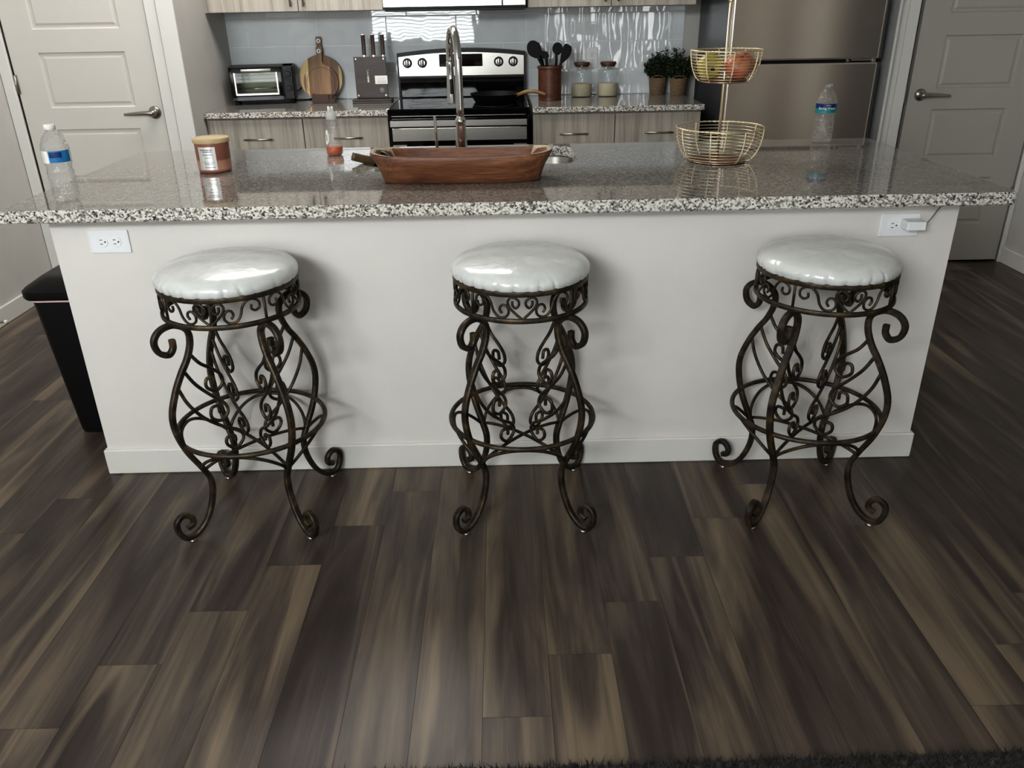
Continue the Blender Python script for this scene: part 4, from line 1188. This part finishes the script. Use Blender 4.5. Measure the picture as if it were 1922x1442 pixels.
c = thing('wall_cabinet', 'gray wood wall cabinet over the microwave', 'cabinet', (-.245, 2.68, 1.83))
bm = BM(); bx(bm, -.638, .148, 2.522, YBACK-.001, 1.825, 2.2); child('carcass', bm, M['laminate'], c)
for a, b in ((-.636, -.2465), (-.2435, .146)):
    bm = BM(); bx(bm, a, b, 2.501, 2.521, 1.826, 2.198, bev=.0012); child('cabinet_door', bm, M['laminate'], c)

# refrigerator
fr = thing('refrigerator', 'stainless top-freezer refrigerator at the right of the kitchen', 'refrigerator', (1.555, 2.44, 0))
bm = BM(); bx(bm, 1.170, 1.945, 2.115, 2.80, .03, 1.69, bev=.006); child('fridge_body', bm, M['dark_gray'], fr)
bm = BM()
bx(bm, 1.166, 1.936, 2.05, 2.110, .06, 1.1225, bev=.008, seg=3); fd = child('fridge_door', bm, M['fridge_steel'], fr)
bm = BM(); bx(bm, 1.166, 1.936, 2.05, 2.110, 1.1385, 1.685, bev=.008, seg=3); fz = child('freezer_door', bm, M['fridge_steel'], fr)
for p, nm in ((fd, 'door_edge'), (fz, 'door_edge')):
    za, zb = (.06, 1.1225) if p is fd else (1.1385, 1.685)
    bm = BM(); bx(bm, 1.936, 1.952, 2.054, 2.112, za, zb, bev=.004); q = sub(nm, bm, M['dark_gray'], fr, p); q['label'] = 'dark gray door edge'
bm = BM(); bx(bm, 1.18, 1.93, 2.065, 2.112, 1.120, 1.141); child('handle_recess', bm, M['black_matte'], fr)
bm = BM(); bx(bm, 1.80, 1.905, 2.052, 2.066, 1.131, 1.1375, bev=.002); bx(bm, 1.905, 1.925, 2.052, 2.066, 1.124, 1.138, bev=.002); bx(bm, 1.775, 1.788, 2.052, 2.066, 1.127, 1.1365, bev=.002); child('hinge_cover', bm, M['silver'], fr)

# toaster oven
to = thing('toaster_oven', 'small black toaster oven with glass door on the left counter', 'toaster oven', (-1.398, 2.695, .914), radians(10))
TX0, TX1, TY, TZ0, TZ1 = -.180, .178, -.10, .022, .208
bm = BM()
t = .008
bx(bm, TX0, TX1, TY+.006, .105, TZ1-.01, TZ1, bev=.004, seg=2); bx(bm, TX0, TX1, TY+.006, .105, TZ0, TZ0+.024, bev=.004); bx(bm, TX0, TX0+t, TY+.006, .105, TZ0, TZ1, bev=.003)
bx(bm, TX1-.062, TX1, TY+.006, .105, TZ0, TZ1, bev=.003); bx(bm, TX0, TX1, .097, .105, TZ0, TZ1)
obj('oven_shell', bm, M['black_plastic'], to)
bm = BM(); x0, x1, z0, z1 = TX0+.012, TX1-.066, TZ0+.03, TZ1-.014
bx(bm, x0, x1, .090, .096, z0, z1); bx(bm, x0-.002, x0, TY+.02, .095, z0, z1); bx(bm, x1, x1+.002, TY+.02, .095, z0, z1); bx(bm, x0, x1, TY+.02, .095, z0-.002, z0); bx(bm, x0, x1, TY+.02, .095, z1, z1+.002)
obj('oven_cavity', bm, M['steel_dark'], to)
bm = BM()
for k in range(15): tube(bm, [(x0+.008+(x1-x0-.016)*k/14, TY+.02, z0+.035), (x0+.008+(x1-x0-.016)*k/14, .088, z0+.035)], .0012, 5)
tube(bm, [(x0, TY+.02, z0+.035), (x1, TY+.02, z0+.035)], .002, 6); obj('wire_rack', bm, M['chrome'], to)
bm = BM(); bx(bm, TX0+.003, TX0+.024, TY-.003, TY+.008, TZ0+.026, TZ1-.004, bev=.002); bx(bm, TX1-.086, TX1-.066, TY-.003, TY+.008, TZ0+.026, TZ1-.004, bev=.002)
bx(bm, TX0+.003, TX1-.066, TY-.003, TY+.008, TZ1-.030, TZ1-.004, bev=.002)
dd = obj('oven_door', bm, M['black_gloss'], to)
bm = BM(); bx(bm, TX0+.022, TX1-.084, TY, TY+.004, TZ0+.040, TZ1-.028); obj('door_glass', bm, M['oven_glass'], dd)
bm = BM(); bx(bm, TX0+.026, TX1-.090, TY-.004, TY+.006, TZ0+.030, TZ0+.042, bev=.001); bx(bm, TX0+.026, TX0+.034, TY-.002, TY+.006, TZ0+.042, TZ1-.032); bx(bm, TX1-.098, TX1-.09, TY-.002, TY+.006, TZ0+.042, TZ1-.032); q = obj('door_frame', bm, M['steel'], dd); q['label'] = 'silver door frame'
bm = BM(); bx(bm, TX0+.07, TX1-.118, TY-.028, TY-.018, TZ1-.028, TZ1-.011, bev=.004, seg=2); bx(bm, TX0+.075, TX0+.088, TY-.02, TY, TZ1-.026, TZ1-.013); bx(bm, TX1-.136, TX1-.123, TY-.02, TY, TZ1-.026, TZ1-.013); obj('door_handle', bm, M['steel'], dd, smooth=True, auto=40)
bm = BM(); bx(bm, TX1-.062, TX1-.002, TY, TY+.008, TZ0+.002, TZ1-.003, bev=.005, seg=2); obj('control_panel', bm, M['black_plastic'], to)
bm = BM(); bx(bm, TX1-.055, TX1-.036, TY-.0006, TY, TZ1-.017, TZ1-.0145)
obj('panel_lettering', bm, M['dark_gray'], to); bm = BM(); bx(bm, TX1-.051, TX1-.034, TY-.0006, TY, TZ0+.098, TZ0+.1005)
obj('panel_lettering', bm, M['dark_gray'], to)
for kz in (.163, .087):
    bm = BM(); R = Matrix.Translation((TX1-.031, TY, kz)) @ Matrix.Rotation(pi/2, 4, 'X'); lathe(bm, [(0, 0), (.0175, 0), (.0165, .012), (.0155, .014), (0, .0145)], n=26)
    for v in bm.verts: v.co = R @ v.co
    kn = obj('knob', bm, M['black_plastic'], to, smooth=True, auto=40)
    bm = BM(); pts = []
    for j in range(33):
        a = 2*pi*j/36 + (pi*.75 if kz < .1 else 0); pts.append((TX1-.031+.0225*sin(a), TY-.0003, kz+.0225*cos(a)))
    sweep(bm, pts, RECT(.0009, .0004, .2), normal=(0, 1, 0)); obj('dial_marking', bm, M['dark_gray'], kn)
bm = BM(); bx(bm, TX0+.03, TX1-.07, TY+.002, TY+.01, TZ0+.003, TZ0+.024); obj('crumb_tray', bm, M['dark_gray'], to)
bm = BM(); lathe(bm, [(0, 0), (.008, 0), (.008, .01), (0, .011)], n=14)
for v in bm.verts: v.co = Vector((-.04+v.co.x, TY-v.co.z, TZ0+v.co.y-.002))
obj('tray_knob', bm, M['black_plastic'], to)
for fx in (TX0+.02, TX1-.02):
    for fy in (TY+.025, .085):
        bm = BM(); lathe(bm, [(0, 0), (.009, 0), (.011, .022), (0, .0225)], c=(fx, fy, 0), n=14); obj('foot', bm, M['black_plastic'], to, smooth=True)
bm = BM(); tube(bm, spline([(TX1-.01, .10, .05), (TX1+.01, .098, .055), (TX1+.05, .100, .085), (TX1+.085, .108, .105), (TX1+.10, .110, .10), (TX1+.11, .109, .05), (TX1+.08, .1, .006), (TX1+.02, .07, .004), (TX1-.03, .03, .004)], 6), .0032, 7)
obj('power_cord', bm, M['black_plastic'], to, smooth=True)

# cutting boards
def board(name, label, loc, r, hh, hw, m, lean):
    b = thing(name, label, 'cutting board', loc); b.rotation_euler = (-lean, 0, 0)
    # outline in x,z around the disc centre, board bottom at z=0
    cz = r; pts = []
    a0 = math.asin((hw*.95)/r)
    top = cz+r*cos(a0)
    K = 48
    for k in range(K+1):
        a = a0+(2*pi-2*a0)*k/K
        pts.append((r*sin(a), cz+r*cos(a)))
    # pts runs from right of the neck, round the bottom, to left of the neck
    h_top = cz+hh
    neck = [(-hw*.78, top+.018), (-hw*.70, top+.035), (-hw, h_top-.012), (-hw*.85, h_top), (hw*.85, h_top), (hw, h_top-.012), (hw*.70, top+.035), (hw*.78, top+.018)]
    out = pts+neck
    bm = BM(); prism(bm, out, -.0075, .0075)
    bmesh.ops.bevel(bm, geom=[e for e in bm.edges if abs(e.verts[0].co.y-e.verts[1].co.y) < 1e-6], offset=.0025, segments=2, affect='EDGES')
    obj('board_body', bm, m, b)
    bm = BM(); pts = [(.0085*cos(2*pi*k/24), -.0085, h_top-.024+.0085*sin(2*pi*k/24)) for k in range(24)]; sweep(bm, pts, CIRC(.0048, 8), closed=True, normal=(0, 1, 0))
    q = obj('hang_ring', bm, M['white_plastic'], b, smooth=True); q['label'] = 'white hanging ring'
    bm = BM(); lathe(bm, [(0, 0), (.0062, 0), (.0062, .001), (0, .001)], n=18)
    for v in bm.verts: v.co = Vector((v.co.x, -.0077-v.co.z, h_top-.024+v.co.y))
    obj('hang_hole', bm, M['black_matte'], b)
    return b
board('cutting_board', 'larger round wooden paddle board leaning on the backsplash tiles', (-1.0775, 2.7665, .9150), .128, .228, .0175, M['board_big'], radians(10))
sbd = board('cutting_board', 'smaller round wooden paddle board leaning against the larger board', (-1.0755, 2.7445, .9150), .103, .198, .0185, M['board_small'], radians(10))
bm = BM(); ring(bm, .084, 0, .0012, 56, m=5)
for v in bm.verts: v.co = Vector((v.co.x, -.0074+v.co.z*.4, .103+v.co.y))
obj('juice_groove', bm, M['dark_wood'], sbd, smooth=True)
nh = thing('coaster_holder', 'low dark wooden holder standing in front of the cutting boards', 'holder', (-1.0355, 2.615, .914))
bm = BM(); bx(bm, -.066, .064, -.032, .032, 0, .008, bev=.001); bx(bm, -.066, .030, -.032, -.024, .0078, .052, bev=.001); bx(bm, .030, .064, -.032, -.024, .0078, .026, bev=.001); bx(bm, -.066, -.058, -.0242, .032, .0078, .052, bev=.001); bx(bm, .056, .064, -.0242, .032, .0078, .036, bev=.001)
obj('holder_frame', bm, M['dark_wood'], nh)
bm = BM()
bx(bm, -.056, .052, -.02, .03, .0085, .047, bev=.002); obj('coaster_stack', bm, M['dark_wood'], nh)

# knife block
kb = thing('knife_block', 'upright dark wooden knife block with white sticker beside the range', 'knife block', (-.752, 2.612, .914))
bm = BM(); bx(bm, -.114, .114, -.055, .050, 0, .0095, bev=.003); bx(bm, -.114, .114, -.055, .050, .0115, .0215, bev=.003); bx(bm, -.108, .108, -.05, .045, .0094, .0116); obj('block_base', bm, M['block_wood'], kb)
bm = BM(); bx(bm, -.090, .090, -.010, .012, .0214, .246, bev=.002); pnl = obj('block_panel', bm, M['block_wood'], kb)
bm = BM(); bx(bm, -.0915, .0915, -.0160, -.0120, .028, .2485, bev=.001); fp_ = obj('front_plate', bm, M['block_wood'], kb)
bm = BM()
for sx in (-.079, .079):
    for z in (.040, .237):
        b_ = BM(); lathe(b_, [(0, 0), (.0052, 0), (.0052, .003), (.004, .004), (0, .004)], n=16)
        for v in b_.verts: v.co = Vector((sx+v.co.x, -.0160-v.co.z, z+v.co.y))
        obj('standoff_screw', b_, M['silver'], kb, smooth=True, auto=40)
bm.free()
bm = BM(); bx(bm, .022, .0935, -.0175, -.0162, .102, .147); st_ = obj('sticker', bm, M['paper'], kb)
bm = BM()
for z in (.109, .1125, .116, .119, .128, .133): bx(bm, .033, .086 if z < .125 else .08, -.0181, -.0174, z-.0008, z+.0008)
obj('sticker_lettering', bm, M['wall_gray'], st_)
# vertical white lettering on the plate (too small to read in the photograph) and a ringed M
bm = BM(); zc = .112; xk = -.0165
for h, kind in ((.011, 0), (.009, 0), (.0095, 0), (.011, 1), (.011, 1), (.009, 2)):
    if kind == 0:
        bx(bm, xk-.005, xk+.005, -.0167, -.0159, zc, zc+h*.3); bx(bm, xk-.005, xk+.005, -.0167, -.0159, zc+h*.62, zc+h*.9); bx(bm, xk-.001, xk+.002, -.0167, -.0159, zc+h*.3, zc+h*.62)
    elif kind == 1:
        for (za, zb) in ((0, .5), (1, .5)):
            p0 = Vector((xk-.005, -.0163, zc+h*.9*za)); p1 = Vector((xk+.005, -.0163, zc+h*.9*zb)); tube(bm, [p0, p1], .0009, 4)
    else:
        tube(bm, [(xk-.004, -.0163, zc), (xk-.005, -.0163, zc+.004), (xk, -.0163, zc+.0045), (xk+.005, -.0163, zc+.005), (xk+.004, -.0163, zc+.009)], .0009, 4)
    zc += h*1.12
obj('plate_lettering', bm, M['paper'], fp_)
bm = BM(); pts = [(.0585+.0112*cos(2*pi*k/28), -.0164, .069+.0112*sin(2*pi*k/28)) for k in range(28)]; sweep(bm, pts, CIRC(.0008, 5), closed=True, normal=(0, 1, 0))
tx = text_bm('M', .013, .0003)
tmp = bpy.data.meshes.new('tmp'); tx.transform(Matrix.Translation((.0585, -.0165, .069)) @ Matrix.Rotation(pi/2, 4, 'X')); tx.to_mesh(tmp); tx.free(); bm.from_mesh(tmp); bpy.data.meshes.remove(tmp)
obj('emblem', bm, M['foil'], fp_, recalc=False)
for i, (kx, lab) in enumerate(((-.039, 'dark handled kitchen knife in the block, farthest from the range'), (.015, 'dark handled kitchen knife in the middle of the block'), (.070, 'dark handled kitchen knife in the block, nearest the range'))):
    k = thing('kitchen_knife', lab, 'knife', (-.752+kx, 2.645, .914), 0, 'knives standing in the block'); k.rotation_euler = (radians(-5), 0, 0)
    bm = BM(); prism(bm, [(-.0012, .06), (.0012, .06), (.0012, .247), (-.0012, .247)], -.014, .014); obj('blade', bm, M['steel'], k)
    bm = BM(); bx(bm, -.0055, .0055, -.010, .010, .244, .256, bev=.002); obj('bolster', bm, M['silver'], k)
    bm = BM(); sweep(bm, spline([(0, 0, .255), (0, .001, .29), (0, 0, .33), (0, -.003, .362)], 6), RECT(.011, .0078, .4)); h_ = obj('knife_handle', bm, M['dark_wood'], k, smooth=True, auto=40)
    bm = BM(); bx(bm, -.0078, .0078, -.011, .009, .3615, .366, bev=.0015); obj('end_cap', bm, M['silver'], k)

# utensil crock and utensils
CX, CY = .2785, 2.567
uc = thing('utensil_crock', 'reddish brown wooden utensil crock right of the range', 'crock', (CX, CY, .914))
bm = BM(); lathe(bm, [(0, 0), (.064, 0), (.0665, .002), (.0675, .17), (.0735, .172), (.0745, .178), (.0735, .185), (.066, .186), (.0635, .184), (.0615, .01), (0, .008)], n=48); obj('crock_body', bm, M['crock_wood'], uc, smooth=True, auto=35)
def utensil(label, outline, hpts, y, th=.006, bowl=0, rotz=0):
    u = thing('cooking_utensil', label, 'utensil', (CX, CY, .93), 0, 'black utensils in the wooden crock')
    bm = BM()
    o2 = [(x-CX, z-.93) for x, z in outline]
    prism(bm, o2, y-th/2, y+th/2)
    bmesh.ops.bevel(bm, geom=[e for e in bm.edges if abs(e.verts[0].co.y-e.verts[1].co.y) < 1e-6], offset=th*.35, segments=2, affect='EDGES')
    if bowl:
        cx = sum(p[0] for p in o2)/len(o2); cz = sum(p[1] for p in o2)/len(o2); rr = max(hypot(p[0]-cx, p[1]-cz) for p in o2)
        bmesh.ops.triangulate(bm, faces=[f for f in bm.faces if len(f.verts) > 6])
    obj('utensil_head', bm, M['black_matte'], u, smooth=True, auto=40)
    bm = BM(); sweep(bm, spline([(x-CX, y*yy, z-.93) for x, z, yy in hpts], 6), RECT(.0075, .0045, .5)); obj('utensil_handle', bm, M['black_matte'], u, smooth=True)
def ell(cx, cz, a, b, rot, n=26, tip=0):
    out = []
    for k in range(n):
        t = 2*pi*k/n; x, z = a*cos(t), b*sin(t)
        if z < 0: x *= 1-tip*(-z/b)**2
        out.append((cx+x*cos(rot)-z*sin(rot), cz+x*sin(rot)+z*cos(rot)))
    return out
utensil('black round spoon leaning left, farthest left in the crock', ell(.190, 1.186, .040, .052, radians(30), tip=.45), [(.213, 1.140, 1), (.236, 1.095, .8), (.262, 1.0, .3), (.285, .935, .1)], -.012, bowl=1)
utensil('black slotted turner behind the round spoon in the crock', [(.200, 1.212), (.216, 1.224), (.230, 1.195), (.240, 1.150), (.222, 1.140), (.208, 1.165)], [(.230, 1.145, 1), (.240, 1.10, 1), (.262, 1.0, .9), (.27, .935, .8)], .02)
utensil('small black spatula standing low in the crock', [(.226, 1.182), (.262, 1.176), (.268, 1.164), (.274, 1.150), (.262, 1.141), (.240, 1.139), (.222, 1.160)], [(.256, 1.146, 1), (.259, 1.10, .9), (.262, 1.0, .6), (.264, .935, .5)], -.026)
utensil('black ladle with round bowl in the crock', ell(.322, 1.188, .0295, .034, 0, tip=.2), [(.316, 1.16, 1), (.314, 1.10, 1), (.30, 1.0, .8), (.285, .935, .6)], .012)
utensil('black wide spoon leaning right in the crock', [(.351, 1.200), (.366, 1.217), (.384, 1.210), (.399, 1.200), (.402, 1.182), (.396, 1.160), (.384, 1.142), (.362, 1.122), (.346, 1.112), (.334, 1.118), (.338, 1.150), (.344, 1.180)], [(.345, 1.125, 1), (.336, 1.10, 1), (.305, 1.0, .6), (.282, .935, .4)], -.016)

# storage jars
def storage_jar(x, label):
    j = thing('storage_jar', label, 'jar', (x, 2.735, .914), 0, 'glass storage jars on the right counter')
    bm = BM(); lathe(bm, [(0, .002), (.056, .001), (.0615, .006), (.0615, .132), (.059, .142), (.050, .151), (.043, .155), (.0425, .174)], n=44); obj('jar_glass', bm, M['glass'], j, smooth=True)
    bm = BM(); lathe(bm, [(0, .004), (.056, .004), (.0598, .009), (.0598, .0735), (0, .0745)], n=44); obj('rice', bm, M['rice'], j, smooth=True, auto=50)['kind'] = 'stuff'
    bm = BM(); lathe(bm, [(0, .166), (.040, .166), (.0405, .174), (.0465, .176), (.0470, .178), (.0470, .188), (.0455, .191), (0, .191)], n=36); obj('lid', bm, M['lid_wood'], j, smooth=True, auto=40)
storage_jar(.478, 'glass jar of rice with wooden lid, next to the utensil crock')
storage_jar(.634, 'glass jar of rice with wooden lid, between another jar and the plants')

# potted plants
def potted(x, y, label, seed, rx):
    p = thing('potted_plant', label, 'plant', (x, y, .914)); rnd = random.Random(seed)
    bm = BM(); lathe(bm, [(0, 0), (.043, 0), (.046, .003), (.0535, .090), (.0535, .096), (.049, .096), (.047, .085), (0, .082)], n=36, fr=lambda a, z: 1+.012*sin(z*420+a)); pt = obj('pot', bm, M['rope'], p, smooth=True)
    bm = BM()
    pts = [(-.01+.045*cos(t), -.05-.004, .088+.022*sin(t)) for t in [pi*.95-k*pi*.9/10 for k in range(11)]]; tube(bm, pts, .0022, 6); obj('rope_loop', bm, M['rope'], pt, smooth=True)
    bm = BM(); lathe(bm, [(0, .084), (.046, .083)], n=20); obj('soil', bm, M['black_matte'], p)
    bm = BM()
    for s in range(70):
        a = rnd.uniform(0, 2*pi); rr = rnd.uniform(.1, 1)**.6; h = rnd.uniform(.045, .118) if s > 7 else rnd.uniform(.125, .172)
        if s <= 7: rr *= .6
        bx_, by_ = .035*rr*cos(a), .03*rr*sin(a); tx_, ty_ = rx*rr*cos(a), .058*rr*sin(a)
        pts = spline([(bx_, by_, .082), ((bx_+tx_)/2+rnd.uniform(-.006, .006), (by_+ty_)/2, .085+h*.55), (tx_, ty_, .085+h)], 4)
        tube(bm, pts, .0010, 4)
        for q in pts[2:]:
            for _ in range(15 if s > 7 else 7):
                d = Vector((rnd.gauss(0, 1), rnd.gauss(0, 1), rnd.gauss(.2, .8))).normalized(); L = rnd.uniform(.008, .0155); n_ = d.orthogonal().normalized(); n_ = (Matrix.Rotation(rnd.uniform(0, 6.28), 3, d) @ n_)
                c0 = q+Vector((rnd.gauss(0, .006), rnd.gauss(0, .006), rnd.gauss(0, .007)))
                if (c0+d*L).y + y > YBACK-.010: continue
                v = [bm.verts.new(c0), bm.verts.new(c0+d*L*.5+n_*L*.38), bm.verts.new(c0+d*L), bm.verts.new(c0+d*L*.5-n_*L*.38)]
                bm.faces.new(v)
    obj('foliage', bm, M['leaf'], p, recalc=False)
potted(.940, 2.775, 'bushy green potted plant in a rope pot with a loop, beside the jars', 4, .078)
potted(1.0545, 2.716, 'bushy green potted plant in a rope pot at the end of the right counter', 8, .085)

# rug
rugo = thing('shag_rug', 'dark gray shag rug at the near edge of the floor', 'rug', (.35, -1.95, 0)); rugo.rotation_euler = (0, 0, radians(.55))
bm = BM(); loft(bm, [rrect(-1.3, 1.9, -.75, .735, .0005, .02), rrect(-1.3, 1.9, -.75, .735, .008, .02)], cap0=True, cap1=True); obj('rug_backing', bm, M['shag'], rugo)
bm = BM(); rnd = random.Random(2)
for i in range(20000):
    x = rnd.uniform(-1.29, 1.89); y = .738-.17*rnd.random()**1.2
    d = Vector((rnd.gauss(0, .5), rnd.gauss(0, .5), 1)).normalized(); L = rnd.uniform(.010, .022); w = rnd.uniform(.0012, .0022)
    p = Vector((x, y, .007)); n_ = Vector((d.y, -d.x, 0)); n_ = n_.normalized() if n_.length > .01 else Vector((1, 0, 0))
    q = p+d*L+Vector((rnd.gauss(0, .003), rnd.gauss(0, .003), -.002))
    bm.faces.new([bm.verts.new(p-n_*w), bm.verts.new(p+n_*w), bm.verts.new(q)])
q = obj('pile', bm, M['shag'], rugo, recalc=False); q['kind'] = 'stuff'

# ------------------------------------------------------------------ light
def area(name, loc, rot, sx, sy, power, col=(1, 1, 1)):
    L = bpy.data.lights.new(name, 'AREA'); L.shape = 'RECTANGLE'; L.size = sx; L.size_y = sy; L.energy = power; L.color = col
    o = bpy.data.objects.new(name, L); COL.objects.link(o); o.location = loc; o.rotation_euler = rot; return o
# daylight outside the window and the patio door (pointing into the room, +Y)
def daylight(name, W, power, col):
    area(name, ((W[0]+W[1])/2, YREAR-.20, (W[2]+W[3])/2), (radians(90), 0, 0), W[1]-W[0]+.1, W[3]-W[2]+.1, power, col)
daylight('window_daylight', W1, 66, (.96, .98, 1))
daylight('patio_daylight', W2, 64, (1, .98, .95))
daylight('high_fill_left', (-2.4, -.9, 2.12, 2.68), 158, (.98, .99, 1))  # fill light added behind the invented high window
# soft fill light added under the ceiling over the aisle, low
area('ceiling_fill', (-.9, 1.55, CEIL-.03), (0, 0, 0), 1.6, .8, 34, (1, .97, .93))

w = bpy.data.worlds.new('world'); sc.world = w; w.use_nodes = True
bgn = w.node_tree.nodes['Background']; bgn.inputs[0].default_value = (.75, .85, 1, 1); bgn.inputs[1].default_value = .6

sc.cycles.use_denoising = True
sc.cycles.max_bounces = 10; sc.cycles.diffuse_bounces = 5; sc.cycles.glossy_bounces = 5; sc.cycles.transparent_max_bounces = 24; sc.cycles.transmission_bounces = 6
sc.cycles.sample_clamp_indirect = 6
sc.cycles.caustics_reflective = False; sc.cycles.caustics_refractive = False
sc.view_settings.view_transform = 'Standard'
sc.view_settings.look = 'Medium High Contrast'
sc.view_settings.exposure = .16
